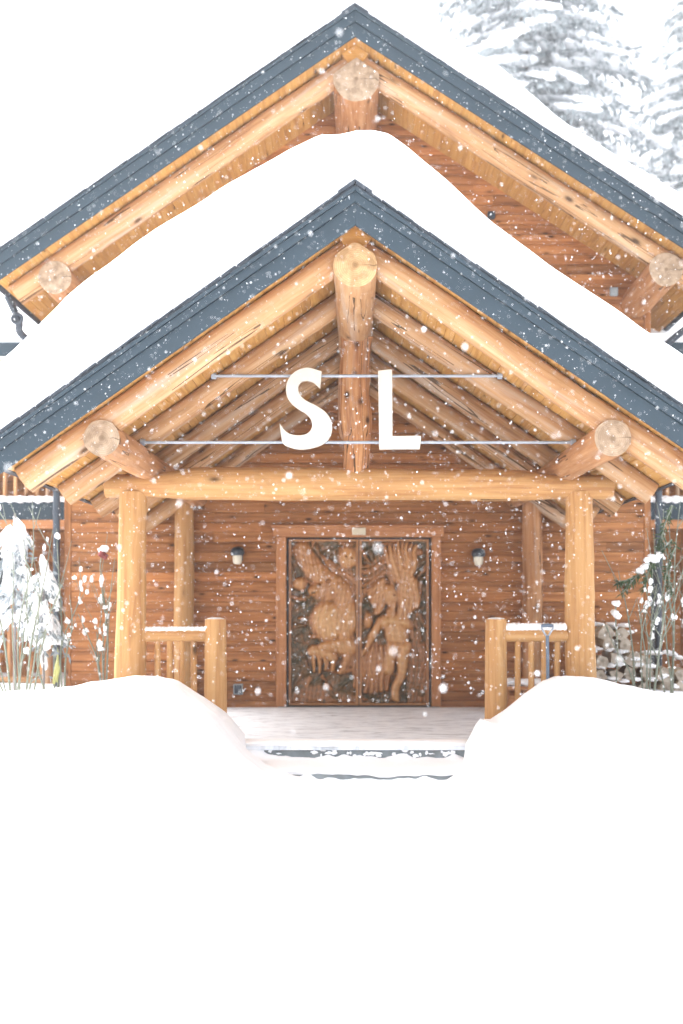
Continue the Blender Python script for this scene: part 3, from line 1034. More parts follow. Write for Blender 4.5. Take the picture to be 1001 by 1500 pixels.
def railing(label, xn, xp, bal, seed):
    """newel post at xn, hand rail running to the porch post at xp"""
    t = thing('porch_railing', ((xn + xp) / 2, YP, 0), label, 'railing', 'peeled log railings beside the steps')
    mb = MB(); log(mb, (xn, YP, -.02), (xn, YP, 1.14), .108, .1, n=20, tone=.6, bend=.004, wob=.03, lump=.03); mb.build('newel_post', LOGM, t)
    s = 1 if xp > xn else -1
    a, b = xn + s * .07, xp - s * .09
    mb = MB(); log(mb, (a, YP, .985), (b, YP, .985), .06, .062, n=14, tone=.6, wob=.04); mb.build('hand_rail', LOGM, t)
    mb = MB(); log(mb, (a, YP, .16), (b, YP, .16), .05, .05, n=12, tone=.5, wob=.04); mb.build('bottom_rail', LOGM, t)
    for x in bal:
        mb = MB(); log(mb, (x, YP, .15), (x, YP, .965), .030, .029, n=12, tone=random.uniform(.4, .8), wob=.05, segs=6); mb.build('baluster', LOGM, t)
    mb = MB()
    L = abs(b - a); n = 16
    for i in range(n):
        x = a + (b - a) * (i + .5) / n
        lump(mb, (x, YP + random.uniform(-.006, .006), 1.045 + (.018 if s > 0 else 0)), (L / n * .95, .052, .026 + (.016 if s > 0 else 0)), .22)
    lump(mb, (xn, YP, 1.142), (.085, .085, .014), .15)
    mb.build('snow_cap', M['clump'], t)


railing('log railing with a thin snow line, on the side without the shovel', (316 - CX) * YP / F, -2.11, [(x - CX) * YP / F for x in (284, 266, 249, 231)], 1)
railing('log railing with a thick snow cap, snow shovel standing before it', (727 - CX) * YP / F, 2.12, [(x - CX) * YP / F for x in (759, 778, 798, 817)], 2)

# snow shovel in front of the railing: D grip, shaft, blade buried in the bank
sh = thing('snow_shovel', (1.77, 10.55, .2), 'blue-grey snow shovel with a D grip stuck in the snow bank', 'shovel')
gp = at(802, 917, 10.62)
mb = MB(); mb.tube([gp + Vector((.055 - .11 * i / 6, 0, .006 * math.sin(i * math.pi / 6))) for i in range(7)], [.014, .017, .018, .018, .018, .017, .014], 12); mb.build('grip', M['shovel'], sh)
mb = MB()
for s in (-1, 1): mb.tube(smooth_path([gp + Vector((s * .055, 0, 0)), gp + Vector((s * .045, 0, -.035)), gp + Vector((0, 0, -.105))], 4), [.009] * 9, 8)
mb.build('yoke', M['rod'], sh)
sp = at(803, 1010, 10.5)
mb = MB(); mb.tube([gp + Vector((0, 0, -.09)), (gp + Vector((0, 0, -.09))).lerp(sp, .5), sp, sp + Vector((0, -.05, -.25))], [.016, .0155, .0155, .018], 12); mb.build('shaft', M['shovel'], sh)
mb = MB()
b0 = sp + Vector((0, -.05, -.22))
vs, fs = [], []
for i in range(9):
    for j in range(6):
        u = (i - 4) / 4
        vs.append(tuple(b0 + Vector((u * .2, -.05 * (1 - u * u) - .02 * j, -.07 * j))))
for i in range(8):
    for j in range(5): fs.append((i * 6 + j, i * 6 + j + 1, (i + 1) * 6 + j + 1, (i + 1) * 6 + j))
mb.add(vs, fs)
o = mb.build('blade', M['shovel'], sh); sm = o.modifiers.new('thick', 'SOLIDIFY'); sm.thickness = .006

# bench against the wall behind the railing
be = thing('bench', (2.0, 13.7, 0), 'low red-brown bench under snow behind the porch railing', 'bench')
mb = MB()
for i in range(3): mb.box(1.72, 2.28, 13.52 + i * .13, 13.64 + i * .13, .27, .31, tone=.5)
mb.build('seat', M['trim'], be, bevel=.004)
for x in (1.76, 2.2):
    for y in (13.55, 13.82):
        mb = MB(); mb.box(x, x + .06, y, y + .06, 0, .268, grain='z'); mb.build('leg', M['trim'], be, bevel=.004)
mb = MB(); mb.box(1.82, 2.2, 13.56, 13.6, .1, .2); mb.build('apron', M['trim'], be)
mb = MB()
for i in range(6): lump(mb, (1.77 + i * .092, 13.71, .345), (.1, .19, .05), .2)
mb.build('snow_cap', M['clump'], be)

# ------------------------------------------------------------------ snowy ground, banks and trodden path
BANK = [((x - CX) * 9.6 / F, EYE + (CY - y) * 9.6 / F) for x, y in ((-400, 1030), (-150, 1022), (0, 1014), (60, 1013), (110, 1008), (150, 1001), (190, 993), (222, 990), (242, 995), (268, 1014), (292, 1031), (315, 1049), (331, 1068), (342, 1084), (358, 1104), (384, 1126), (425, 1144), (480, 1153), (620, 1155), (660, 1146), (684, 1126), (700, 1098), (710, 1074), (718, 1060), (734, 1062), (760, 1043), (788, 1017), (812, 998), (832, 991), (870, 993), (920, 1004), (960, 1014), (1001, 1018), (1150, 1024), (1400, 1030))]


def ground_z(x, y):
    H = interp(x, BANK)
    yc = 9.6
    if y <= yc:
        t = smooth((y - 4.2) / (yc - 4.2))
        far = interp(x * (1.0 + .25 * (1 - t)), BANK)
        z = -.5 + (far + .5) * (t ** 1.15)
    else:
        z = H - .06 * smooth((y - yc) / .9) * max(0, H + .35)
    out = max(smooth((abs(x) - 2.45) / .1), smooth((y - 14.35) / .1) if abs(x) < 3.6 else 0)
    if y > 10.3:
        back = .26 + .05 * nz(x, y, 2)
        kk = smooth((y - 10.2) / 1.6)
        zo = z + (back - z) * kk
        zi = -.62
        inside = smooth((y - 10.42) / .10) * (1 - smooth((abs(x) - 2.40) / .06)) * (1 - smooth((y - 14.4) / .2))
        z = zo + (zi - zo) * inside
    if abs(x) < 1.0 and 9.9 < y < 10.6: z = min(z, -.34)
    near = 1 - smooth((abs(x) - 8) / 20)
    z += (.03 * nz(x * .9, y * .9, 1) + .012 * nz(x * 3, y * 3, 7) + (.014 * nz(x * 7, y * 7, 3) if 8 < y < 10.6 else 0)) * (1 if not (abs(x) < 2.5 and y > 10.3) else 0)
    if y > 26: z += (y - 26) * .02
    return z


xs = sorted(set([round(float(v), 3) for v in np.concatenate([np.linspace(-4.2, 4.2, 190), -4.2 - np.geomspace(.1, 300, 26), 4.2 + np.geomspace(.1, 300, 26)])]))
ys = sorted(set([round(float(v), 3) for v in np.concatenate([-np.geomspace(.5, 80, 12), np.linspace(0, 8, 60), np.linspace(8.06, 11, 66), np.linspace(11.1, 18, 40), 18 + np.geomspace(.3, 500, 24)])]))
nx_, ny_ = len(xs), len(ys)
mb = MB()
mb.add([(x, y, ground_z(x, y)) for x in xs for y in ys], [(i * ny_ + j, (i + 1) * ny_ + j, (i + 1) * ny_ + j + 1, i * ny_ + j + 1) for i in range(nx_ - 1) for j in range(ny_ - 1)])
tag(mb.build('snow_ground', M['snow']), None, None, None, 'structure')

# snow caught on the steps: a drift lying on each tread that climbs the riser behind it, and a lip that hangs over from above
mb = MB()


def drift(rows, x0, x1, n=150):
    """rows: list of functions x -> (y, z)"""
    vs, fs = [], []
    m = len(rows)
    for i in range(n):
        x = x0 + (x1 - x0) * i / (n - 1)
        vs += [(x, *f(x)) for f in rows]
    for i in range(n - 1):
        for j in range(m - 1): fs.append((i * m + j, i * m + j + 1, (i + 1) * m + j + 1, (i + 1) * m + j))
    mb.add(vs, [f[::-1] for f in fs])


def ragged(x, sd, lo, hi):
    v = .5 + .55 * nz(x * 1.6, sd, 1) + .5 * nz(x * 6, sd, 4) + .12 * nz(x * 14, sd, 9)
    return lo + (hi - lo) * max(0.0, min(1.0, v))


for zt, yr, lo, hi, lip, sd in ((0.0, 10.575, -.05, .095, .022, 3.0), (-.17, 9.975, .05, .20, .04, 8.0)):
    zb = zt - (.17 if zt == 0 else .19)
    h1 = lambda x: max(0, ragged(x, sd, lo, hi)) + (.07 * smooth((-.45 - x) / .3) if zt < 0 else 0)
    h2 = lambda x: ragged(x, sd + 20, .004, lip)
    drift([lambda x: (yr - .62, zb - .02), lambda x: (yr - .60, zb + .02 + .01 * nz(x * 5, sd)), lambda x: (yr - .45, zb + .03 + .014 * nz(x * 4, sd, 2)), lambda x: (yr - .2, zb + .032 + .014 * nz(x * 4, sd, 5)), lambda x: (yr - .06, zb + .04 + h1(x) * .25), lambda x: (yr - .025, zb + .04 + h1(x) * .75), lambda x: (yr - .006, zb + .03 + h1(x)), lambda x: (yr + .03, zb + .03 + h1(x))], -1.42, 1.42)
    drift([lambda x: (yr + .01, zt - .012 - h2(x)), lambda x: (yr - .035, zt - .008 - h2(x)), lambda x: (yr - .045 - .01 * nz(x * 9, sd), zt + .004), lambda x: (yr - .02, zt + .022 + .006 * nz(x * 7, sd)), lambda x: (yr + .08, zt + .022 + .006 * nz(x * 6, sd, 3)), lambda x: (yr + .25, zt + .012), lambda x: (yr + .33, zt - .004)], -1.42, 1.42)
for i in range(90):
    x = random.choice((random.uniform(-1.2, 1.2), random.uniform(-.3, .9)))
    z0 = random.choice((-.09, -.28)) + random.uniform(-.03, .03)
    lump(mb, (x, 10.572 if z0 > -.2 else 9.972, z0), (random.uniform(.006, .035), .008, random.uniform(.006, .02)), .5)
tag(mb.build('step_snow', M['clump']), 'crumbled snow lying on and stuck to the porch steps', 'snow', None, 'stuff')

# ------------------------------------------------------------------ firewood
fw_group = 'split logs in the firewood stack'


def split_log(kind):
    n = {0: 6, 1: 5, 2: 8}[kind]
    pts = []
    for i in range(n):
        a = 2 * math.pi * i / n + random.uniform(-.15, .15)
        r = .108 * random.uniform(.62, 1.08)
        if kind == 0: x, z = r * math.cos(a), max(-.05, r * math.sin(a))
        elif kind == 1: x, z = r * math.cos(a) * (1 - .45 * (math.sin(a) + 1) / 2), r * math.sin(a)
        else: x, z = r * math.cos(a), r * math.sin(a)
        pts.append((x, z))
    n = len(pts); L = .42
    mb = MB(); v = []; w = []
    off = random.uniform(0, 50)
    for j in range(6):
        y = -L / 2 + L * j / 5
        for x, z in pts:
            kx = 1 + .06 * nz(x * 20, z * 20, y * 5 + off)
            v.append((x * kx, y, z * kx)); w.append((x, z, y + off))
    f = [(j * n + i, j * n + (i + 1) % n, (j + 1) * n + (i + 1) % n, (j + 1) * n + i) for j in range(5) for i in range(n)]
    m = [0] * len(f)
    mb.add(v, f, w, random.uniform(.3, .7), m)
    for j in (0, 5):
        mb.add([v[j * n + i] for i in range(n)], [tuple(range(n)) if j else tuple(range(n - 1, -1, -1))], [w[j * n + i] for i in range(n)], .5, 1)
    return mb


protos = []
for kd in (0, 1, 2, 0, 1):
    o = split_log(kd).build('firewood_log', [M['stack'], M['stackend']], None, smoothit=False, bevel=.004)
    protos.append(o)
spots, used = [], set()
rows = [(2.66, 3.95, .28), (2.68, 3.9, .45), (2.66, 3.62, .62), (2.72, 3.34, .78), (2.9, 3.2, .93)]
for ri, (xa, xb, z) in enumerate(rows):
    x = xa + random.uniform(0, .06)
    while x < xb:
        spots.append((x, z, ri)); x += random.uniform(.175, .205)
rowname = ['bottom row, half sunk in snow', 'second row up', 'middle row', 'fourth row up', 'top']
for i, (x, z, ri) in enumerate(spots):
    k = i % 5
    o = protos[k] if k not in used else protos[k].copy()
    if k in used: COL.objects.link(o)
    used.add(k)
    o.location = (x, 13.72 + random.uniform(-.05, .05), z + random.uniform(-.015, .015))
    o.rotation_euler = (random.uniform(-.05, .05), random.uniform(0, 6.28), random.uniform(-.08, .08))
    if ri == len(rows) - 1: lab = 'pale split firewood log on the very top of the stack against the lodge wall'
    elif x < xa + 99 and abs(x - rows[ri][0]) < .08: lab = f'split firewood log beside the porch post, {rowname[ri]} of the stack'
    elif ri < len(rows) - 1 and x > rows[ri][1] - .2: lab = f'split firewood log nearest the downspout, {rowname[ri]} of the stack'
    else: lab = f'pale split firewood log within the {rowname[ri]} of the stack'
    tag(o, lab, 'firewood', fw_group)
mb = MB()
for xa, xb, z in ((2.7, 3.3, 1.03), (3.35, 3.85, .72), (2.68, 3.3, .74), (2.7, 3.6, .56), (2.9, 3.8, .40)):
    for i in range(7):
        lump(mb, (xa + (xb - xa) * i / 6 + random.uniform(-.05, .05), 13.72 - (.14 if z not in (1.03, .72) else 0), z + random.uniform(-.03, .02) - (.09 if i in (0, 6) else 0)), (.06, .17, .025), .4)
tag(mb.build('stack_snow', M['clump']), 'patches of snow on the firewood stack', 'snow', None, 'stuff')

# ------------------------------------------------------------------ trees and shrubs
def conifer(root, H, R, snow, seed, whorl=.36, per=7, z0=1.2, blade=.17, nm='needle', padw=1.0, droop=.55, twig=.2, dens=6):
    rs = random.Random(seed)
    bx, by, bz = root.location
    tr = MB()
    tr.tube([(bx, by, bz - .3 + (H + .3) * i / 14) for i in range(15)], [max(.012, H * .0125 * (1 - i / 14.3)) for i in range(15)], 10)
    cr = MB(); sn = MB()
    z = z0
    while z < H - .15:
        t = z / H
        L0 = R * (1 - t) ** .8 * 1.02 + .12
        a0 = rs.uniform(0, 6.28)
        for b in range(per):
            az = a0 + 2 * math.pi * b / per + rs.uniform(-.3, .3)
            L = L0 * rs.uniform(.7, 1.12)
            d = Vector((math.cos(az), math.sin(az), 0)); side = Vector((-d.y, d.x, 0))
            zz = z + rs.uniform(-.15, .15)
            dr = droop * rs.uniform(.7, 1.3)
            sp = lambda s: Vector((bx, by, bz + zz)) + d * (s * L) + Vector((0, 0, L * (.12 * s - dr * s * s + .18 * dr * s ** 4)))
            pts = [sp(k / 5) for k in range(6)]
            cr.tube(pts, [max(.006, .010 * L * (1 - k / 5.5)) for k in range(6)], 4, .2)
            nt_ = max(3, int(L / twig))
            for q in range(nt_):
                s = .18 + .82 * (q + rs.random()) / nt_
                c = sp(min(1, s))
                for sd in (-1, 1):
                    tl = L * .34 * (1.15 - s) + twig * .8
                    td = (d * rs.uniform(.4, .9) + side * sd + Vector((0, 0, -rs.uniform(.25, .8)))).normalized()
                    for e in range(dens):
                        m = c + td * (tl * (e + rs.random()) / dens)
                        bd = (td * .8 + Vector((rs.gauss(0, .5), rs.gauss(0, .5), rs.gauss(-.55, .35)))).normalized()
                        wv = bd.cross(Vector((rs.gauss(0, 1), rs.gauss(0, 1), rs.gauss(0, 1)))).normalized() * blade * .16
                        tip = m + bd * blade * rs.uniform(.7, 1.3)
                        md = m.lerp(tip, .45)
                        cr.add([tuple(m), tuple(md + wv), tuple(tip), tuple(md - wv)], [(0, 1, 2, 3)], None, rs.random())
            if rs.random() < snow:
                npad = max(2, int(L / .34))
                for q in range(npad):
                    s = .25 + .78 * (q + rs.uniform(.2, .8)) / npad
                    if s > 1.02 or rs.random() < .12: continue
                    c = sp(s); c2 = sp(min(1.05, s + .05))
                    ax = (c2 - c).normalized()
                    yv = side; zv = ax.cross(yv).normalized()
                    if zv.z < 0: zv = -zv
                    Rm = Matrix((ax, zv.cross(ax), zv)).transposed()
                    wd = (L * .15 * (1.2 - s) + .07) * padw * rs.uniform(.7, 1.25)
                    lump(sn, c + Vector((0, 0, .045 * padw + .02)), (.2 * rs.uniform(.8, 1.4) * min(1, .4 + L * .4), wd, .06 * padw * rs.uniform(.7, 1.4)), .45, Rm)
        z += whorl * rs.uniform(.8, 1.2)
    tr.build('trunk', M['bark'], root)
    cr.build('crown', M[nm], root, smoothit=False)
    sn.build('snow_load', M['clump'], root)['kind'] = 'stuff'


t1 = thing('spruce_tree', (4.10, 28.0, .3), 'tall snow-laden spruce rising closest to the ridge of the main roof', 'tree', 'spruces behind the lodge')
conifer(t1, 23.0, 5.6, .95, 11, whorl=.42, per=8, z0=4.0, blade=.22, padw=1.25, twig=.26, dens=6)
t2 = thing('spruce_tree', (8.7, 30.0, .3), 'shorter snow-laden spruce standing beyond the low end of the main roof', 'tree', 'spruces behind the lodge')
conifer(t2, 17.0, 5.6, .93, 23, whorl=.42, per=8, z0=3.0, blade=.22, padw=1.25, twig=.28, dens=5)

for px, py, Y, R, lab, sd in ((22, 752, 12.6, .19, 'taller young conifer smothered in snow before the balcony wing', 5), (64, 806, 12.2, .21, 'shorter young conifer smothered in snow beside the lodge corner', 9)):
    p = at(px, py, Y)
    t = thing('young_conifer', (p.x, Y, .26), lab, 'conifer', 'young conifers buried in snow')
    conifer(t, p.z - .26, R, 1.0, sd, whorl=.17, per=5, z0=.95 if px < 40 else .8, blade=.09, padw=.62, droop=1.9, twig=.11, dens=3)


def shrub(name, base, label, group, stems, seed, fork=3, clumps=.3, extra=None):
    """stems: list of (dx, dy, height, lean) tip offsets"""
    rs = random.Random(seed)
    t = thing(name, base, label, 'shrub', group)
    st = MB(); sn = MB()
    b = Vector(base)
    for dx, dy, h in stems:
        root = b + Vector((dx * .18 + rs.uniform(-.05, .05), dy * .2 + rs.uniform(-.05, .05), -.05))
        tip = b + Vector((dx, dy, h))
        m1 = root.lerp(tip, .35) + Vector((rs.uniform(-.07, .07), rs.uniform(-.06, .06), .06)); m2 = root.lerp(tip, .7) + Vector((rs.uniform(-.07, .07), 0, .03))
        pts = smooth_path([root, m1, m2, tip], 6)
        r0 = rs.uniform(.009, .014)
        st.tube(pts, [r0 * (1 - .75 * i / (len(pts) - 1)) for i in range(len(pts))], 6, rs.random())
        for k in range(fork):
            i = rs.randrange(6, len(pts) - 2)
            a = rs.uniform(0, 6.28); L = rs.uniform(.15, .5) * h / 1.6
            q = [pts[i], pts[i] + Vector((math.cos(a) * .4, math.sin(a) * .3, .6)) * L * .5, pts[i] + Vector((math.cos(a) * .55, math.sin(a) * .4, 1)) * L]
            q = smooth_path(q, 4)
            st.tube(q, [r0 * .5 * (1 - .6 * j / (len(q) - 1)) for j in range(len(q))], 5, rs.random())
            if rs.random() < clumps:
                c = q[rs.randrange(2, len(q))]
                for e in range(rs.randrange(1, 4)):
                    lump(sn, c + Vector((rs.gauss(0, .02), rs.gauss(0, .02), rs.gauss(.01, .03))), (rs.uniform(.010, .022), rs.uniform(.010, .022), rs.uniform(.012, .034)), .6)
        if rs.random() < clumps:
            c = pts[rs.randrange(8, len(pts) - 1)]
            for e in range(3): lump(sn, c + Vector((rs.gauss(0, .015), 0, rs.gauss(0, .04))), (rs.uniform(.010, .022), .015, rs.uniform(.015, .04)), .6)
    st.build('stem', M['stem'], t)
    if extra: extra(t, b, sn)
    if sn.v: sn.build('snow_clump', M['clump'], t)['kind'] = 'stuff'
    return t


def fruit(t, b, sn):
    p = at(150, 811, 12.4)
    mb = MB()
    lump(mb, p, (.042, .04, .05), .3, hi=True); lump(mb, p + Vector((.03, .01, -.03)), (.03, .03, .035), .3)
    o = mb.build('seed_head', M['red'], t)
    o['label'] = 'dark red seed head under a snow cap'
    mb = MB(); mb.tube(smooth_path([b, b + Vector((.02, 0, .7)), p + Vector((-.02, 0, -.2)), p], 6), [.010] * 10 + [.006] * 9, 6); mb.build('stem', M['stem'], t)
    for e in range(4): lump(sn, p + Vector((random.uniform(-.03, .03), 0, .05 + random.uniform(-.01, .015))), (.045, .04, .028), .3)


def blades(t, b, sn):
    mb = MB()
    for px0, px1, y0, y1 in ((78, 86, 1002, 955), (84, 85, 1000, 948), (80, 90, 1002, 970)):
        a, c = at(px0, y0, 12.1), at(px1, y1, 12.1)
        vs = []
        for i in range(6):
            q = a.lerp(c, i / 5); w = .016 * math.sin(math.pi * (.12 + .85 * i / 5))
            vs += [tuple(q + Vector((-w, 0, 0))), tuple(q + Vector((0, -.006, 0))), tuple(q + Vector((w, 0, 0))), tuple(q + Vector((0, .006, 0)))]
        fs = [(i * 4 + k, i * 4 + (k + 1) % 4, i * 4 + 4 + (k + 1) % 4, i * 4 + 4 + k) for i in range(5) for k in range(4)]
        mb.add(vs, fs)
    o = mb.build('leaf_blade', M['yellow'], t)
    o['label'] = 'yellow-green leaf blades at the foot of the shrub'


gs = 'bare shrubs before the lodge wall'
p = at(30, 1000, 11.6)
shrub('bare_shrub', (p.x, 11.6, .28), 'widest bare grey-green shrub, in front of the young snowy conifers', gs,
      [(-.5, .1, 1.5), (-.35, 0, 1.9), (-.15, -.1, 2.0), (0, .1, 1.7), (.12, 0, 2.05), (.22, -.1, 1.4), (.3, .1, 1.75), (.42, 0, 1.2), (-.6, 0, 1.2), (.1, -.2, 1.0)], 3, 3, .5, blades)
p = at(88, 1000, 12.1)
shrub('bare_shrub', (p.x, 12.1, .28), 'thin bare shrub with scattered snow tufts right at the corner downspout', gs,
      [(-.2, 0, 1.5), (-.05, .05, 1.8), (.1, 0, 1.1), (.18, .1, 1.5), (-.3, 0, 1.0)], 13, 3, .6)
p = at(155, 1000, 12.4)
shrub('bare_shrub', (p.x, 12.4, .28), 'bare shrub with one dark red snow-capped seed head against the siding', gs,
      [(-.3, 0, .9), (-.18, .1, 1.3), (.05, 0, 1.0), (.12, -.1, 1.5), (-.1, 0, .7), (.02, 0, 1.75)], 17, 2, .55, fruit)


def bough(t, b, sn):
    rs = random.Random(4)
    mb = MB(); nd = MB()
    tipsets = [((985, 790), (960, 815), (935, 842), (912, 868)), ((962, 815), (950, 838), (945, 862)), ((985, 740), (972, 775), (968, 800)), ((990, 800), (978, 835), (985, 865)), ((935, 842), (918, 850), (905, 852))]
    for ts in tipsets:
        pts = smooth_path([at(x, y, 11.3) for x, y in ts], 6)
        mb.tube(pts, [.008] * len(pts), 5)
        for q in pts:
            for e in range(9):
                bd = Vector((rs.gauss(-.3, .5), rs.gauss(0, .5), rs.gauss(-.7, .4))).normalized()
                L = rs.uniform(.05, .11); w = bd.cross(Vector((rs.gauss(0, 1), rs.gauss(0, 1), rs.gauss(0, 1)))).normalized() * .006
                m = q + bd * L * .5
                nd.add([tuple(q), tuple(m + w), tuple(q + bd * L), tuple(m - w)], [(0, 1, 2, 3)], None, rs.random())
    a = mb.build('bough', M['stem'], t)
    nd.build('needles', M['green'], a, smoothit=False)
    for x, y in ((948, 822), (955, 818), (960, 822), (966, 815), (944, 832), (938, 838), (903, 886), (901, 900), (904, 904)):
        lump(sn, at(x, y, 11.28) + Vector((0, 0, .012)), (.04, .035, .032), .35)
    mb = MB(); mb.tube(smooth_path([at(903, 1000, 11.3), at(905, 950, 11.3), at(902, 905, 11.3), at(903, 884, 11.3)], 5), [.007] * 16, 5); mb.build('stem', M['stem'], t)


p = at(940, 1000, 11.3)
shrub('bare_shrub', (p.x, 11.3, .28), 'shrub with green needled boughs and snow tufts before the firewood', gs,
      [(-.35, 0, .8), (-.2, .1, 1.3), (.05, 0, 1.75), (.15, 0, 1.2), (.3, .1, 1.85), (.42, 0, 1.4), (-.05, -.1, 1.0), (.25, -.1, 1.6)], 29, 4, .25, bough)
p = at(990, 1005, 12.0)
shrub('bare_shrub', (p.x, 12.0, .28), 'tall bare shrub of fine pale stems beyond the firewood stack', gs,
      [(-.25, 0, 1.5), (-.1, .1, 2.0), (.05, 0, 2.1), (.2, 0, 1.7), (.35, .1, 2.0), (-.3, .1, 1.0), (.1, -.1, 1.3)], 37, 5, .35)
# snow heap by the corner beyond the firewood
mb = MB()
for dx, dz, r in ((0, 0, .26), (.3, .02, .3), (.62, -.05, .3), (.15, .1, .2)):
    lump(mb, (4.35 + dx, 13.6, .62 + dz), (r, .3, .25), .25, hi=True)
tag(mb.build('snow_heap', M['snow']), 'heaped snow by the lodge corner beyond the firewood', 'snow', None, 'stuff')

# railing of the low deck at the balcony wing
for sgn, lab in ((-1, 'brown deck railing under snow behind the young conifers'),):
    t = thing('deck_railing', (-4.8, 14.9, .2), lab, 'railing')
    mb = MB(); log(mb, (-6.4, 14.9, 1.08), (-3.98, 14.9, 1.08), .055, .055, n=12, tone=.4); mb.build('hand_rail', RAFM, t)
    mb = MB(); log(mb, (-6.4, 14.9, .3), (-3.98, 14.9, .3), .045, .045, n=10, tone=.4); mb.build('bottom_rail', RAFM, t)
    for i in range(17):
        mb = MB(); log(mb, (-6.3 + i * .14, 14.9, .27), (-6.3 + i * .14, 14.9, 1.06), .028, .027, n=8, tone=random.uniform(.2, .7), segs=3); mb.build('baluster', PURM, t)
    for x in (-6.4, -3.98):
        mb = MB(); log(mb, (x, 14.9, 0), (x, 14.9, 1.2), .08, .075, n=14, tone=.4); mb.build('post', RAFM, t)
    mb = MB()
    for i in range(26): lump(mb, (-6.3 + i * .09, 14.9, 1.15), (.07, .06, .045), .25)
    mb.build('snow_cap', M['clump'], t)

# ------------------------------------------------------------------ falling snow
def flakes(n, ya, yb, test, seed):
    r = np.random.default_rng(seed)
    oct_ = np.array([(1, 0, 0), (-1, 0, 0), (0, 1, 0), (0, -1, 0), (0, 0, 1), (0, 0, -1)], float)
    tri = [(0, 2, 4), (2, 1, 4), (1, 3, 4), (3, 0, 4), (2, 0, 5), (1, 2, 5), (3, 1, 5), (0, 3, 5)]
    V, Fc = [], []
    c = 0
    big = ya < 3.5 and n < 300
    while c < n:
        Y = (ya ** 3 + (yb ** 3 - ya ** 3) * r.random()) ** (1 / 3)
        x = r.uniform(-1, 1) * (.34 * Y + .9)
        z = EYE + Y * r.uniform(-.25, .56)
        if z < .75 or not test(x, Y, z): continue
        s = min(.0046, .0019 * math.exp(r.normal(0, .45)))
        if big: s = r.uniform(.004, .009)
        P = oct_ * (s * r.uniform(.8, 1.2, 3) * np.array([1, 1, 1.35]))
        a = r.uniform(0, 6.28); ca, sa = math.cos(a), math.sin(a)
        P = P @ np.array([[ca, 0, -sa * .3], [0, 1, 0], [sa * .3, 0, 1]]) + np.array([x, Y, z])
        V.extend(P.tolist()); Fc.extend([tuple(i + 6 * c for i in t) for t in tri]); c += 1
    return V, Fc


mb = MB()
V, Fc = flakes(25000, 4.6, 8.4, lambda x, y, z: True, 1); mb.add(V, Fc)
V, Fc = flakes(90, 2.8, 5.0, lambda x, y, z: True, 5); mb.add(V, Fc)
V, Fc = flakes(3000, 8.5, 12.3, lambda x, y, z: abs(x) > 3.0 or z > PZ + 1.1 - .69 * abs(x), 2); mb.add(V, Fc)
V, Fc = flakes(500, 8.6, 10.4, lambda x, y, z: abs(x) < 2.4 and z < 2.2, 3); mb.add(V, Fc)
tag(mb.build('falling_snow', M['clump'], None, smoothit=True), 'fine snowflakes falling through the air before the lodge', 'snow', None, 'stuff')

# two scraps of twig lying on the foreground snow
def on_ground(px, py):
    Y = 3.0
    while Y < 10:
        q = at(px, py, Y)
        if q.z <= ground_z(q.x, q.y): return q
        Y += .01
    return q


for a, b, c, lab in (((777, 1282), (790, 1273), (801, 1268), 'thin curved twig lying on the foreground snow'), ((559, 1334), (565, 1335), (571, 1336), 'tiny dark scrap of bark lying on the foreground snow')):
    mb = MB()
    pts = smooth_path([on_ground(*p) + Vector((0, 0, .012)) for p in (a, b, c)], 5)
    mb.tube(pts, [.0022 * (1 - .6 * abs(2 * i / (len(pts) - 1) - 1)) for i in range(len(pts))], 6)
    tag(mb.build('twig', M['bark']), lab, 'twig')

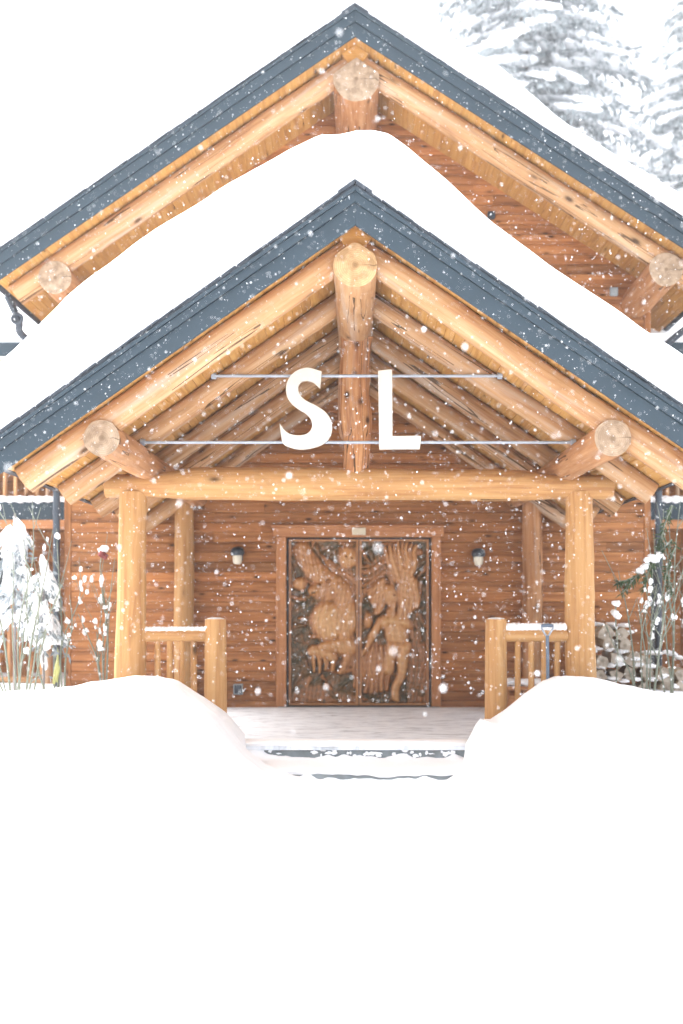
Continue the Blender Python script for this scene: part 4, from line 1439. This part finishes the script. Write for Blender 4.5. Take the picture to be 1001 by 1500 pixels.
# snow-filled air
m = bpy.data.materials.new('snowy_air'); m.use_nodes = True
nt = m.node_tree; nt.nodes.clear()
o_ = nt.nodes.new('ShaderNodeOutputMaterial'); v_ = nt.nodes.new('ShaderNodeVolumePrincipled')
v_.inputs['Color'].default_value = (.93, .95, .97, 1); v_.inputs['Density'].default_value = HAZE; v_.inputs['Anisotropy'].default_value = .2
nt.links.new(v_.outputs[0], o_.inputs['Volume'])
mb = MB(); mb.box(-330, 330, -100, 560, -12, 26)
tag(mb.build('haze', m, smoothit=False), None, None, None, 'stuff')

# ------------------------------------------------------------------ light
w = bpy.data.worlds.new('World'); S.world = w
w.use_nodes = True
nt = w.node_tree
bg = nt.nodes['Background']
sky = nt.nodes.new('ShaderNodeTexSky'); sky.sky_type = 'NISHITA'
EL, ROT = math.radians(55), math.radians(-62)
sky.sun_disc = False; sky.sun_elevation = EL; sky.sun_rotation = ROT
sky.dust_density = 6; sky.air_density = 1.0; sky.ozone_density = 1.0
hs = nt.nodes.new('ShaderNodeHueSaturation'); hs.inputs['Saturation'].default_value = .22
nt.links.new(sky.outputs[0], hs.inputs['Color']); nt.links.new(hs.outputs[0], bg.inputs['Color'])
bg.inputs['Strength'].default_value = .15
sd = bpy.data.lights.new('sun', 'SUN'); sd.energy = .5; sd.angle = math.radians(130); sd.color = (1, .985, .965)
so = bpy.data.objects.new('sun', sd); COL.objects.link(so)
dv = Vector((math.sin(ROT) * math.cos(EL), math.cos(ROT) * math.cos(EL), math.sin(EL)))
so.rotation_euler = dv.to_track_quat('Z', 'Y').to_euler()

# ------------------------------------------------------------------ camera
cd = bpy.data.cameras.new('camera')
cam = bpy.data.objects.new('camera', cd); COL.objects.link(cam)
cam.location = (0, 0, EYE); cam.rotation_euler = (math.radians(90), 0, 0)
cd.sensor_fit = 'VERTICAL'; cd.sensor_height = 36; cd.lens = F / 1500 * 36
cd.shift_x = (500.5 - CX) / 1500; cd.shift_y = (CY - 750) / 1500
cd.clip_start = .05; cd.clip_end = 2000
cd.dof.use_dof = True; cd.dof.focus_distance = 9.4; cd.dof.aperture_fstop = 1.0
S.camera = cam
S.view_settings.view_transform = 'Standard'; S.view_settings.look = 'None'
S.view_settings.exposure = 2.2; S.view_settings.gamma = 1
S.cycles.use_denoising = True
S.cycles.max_bounces = 8; S.cycles.diffuse_bounces = 6
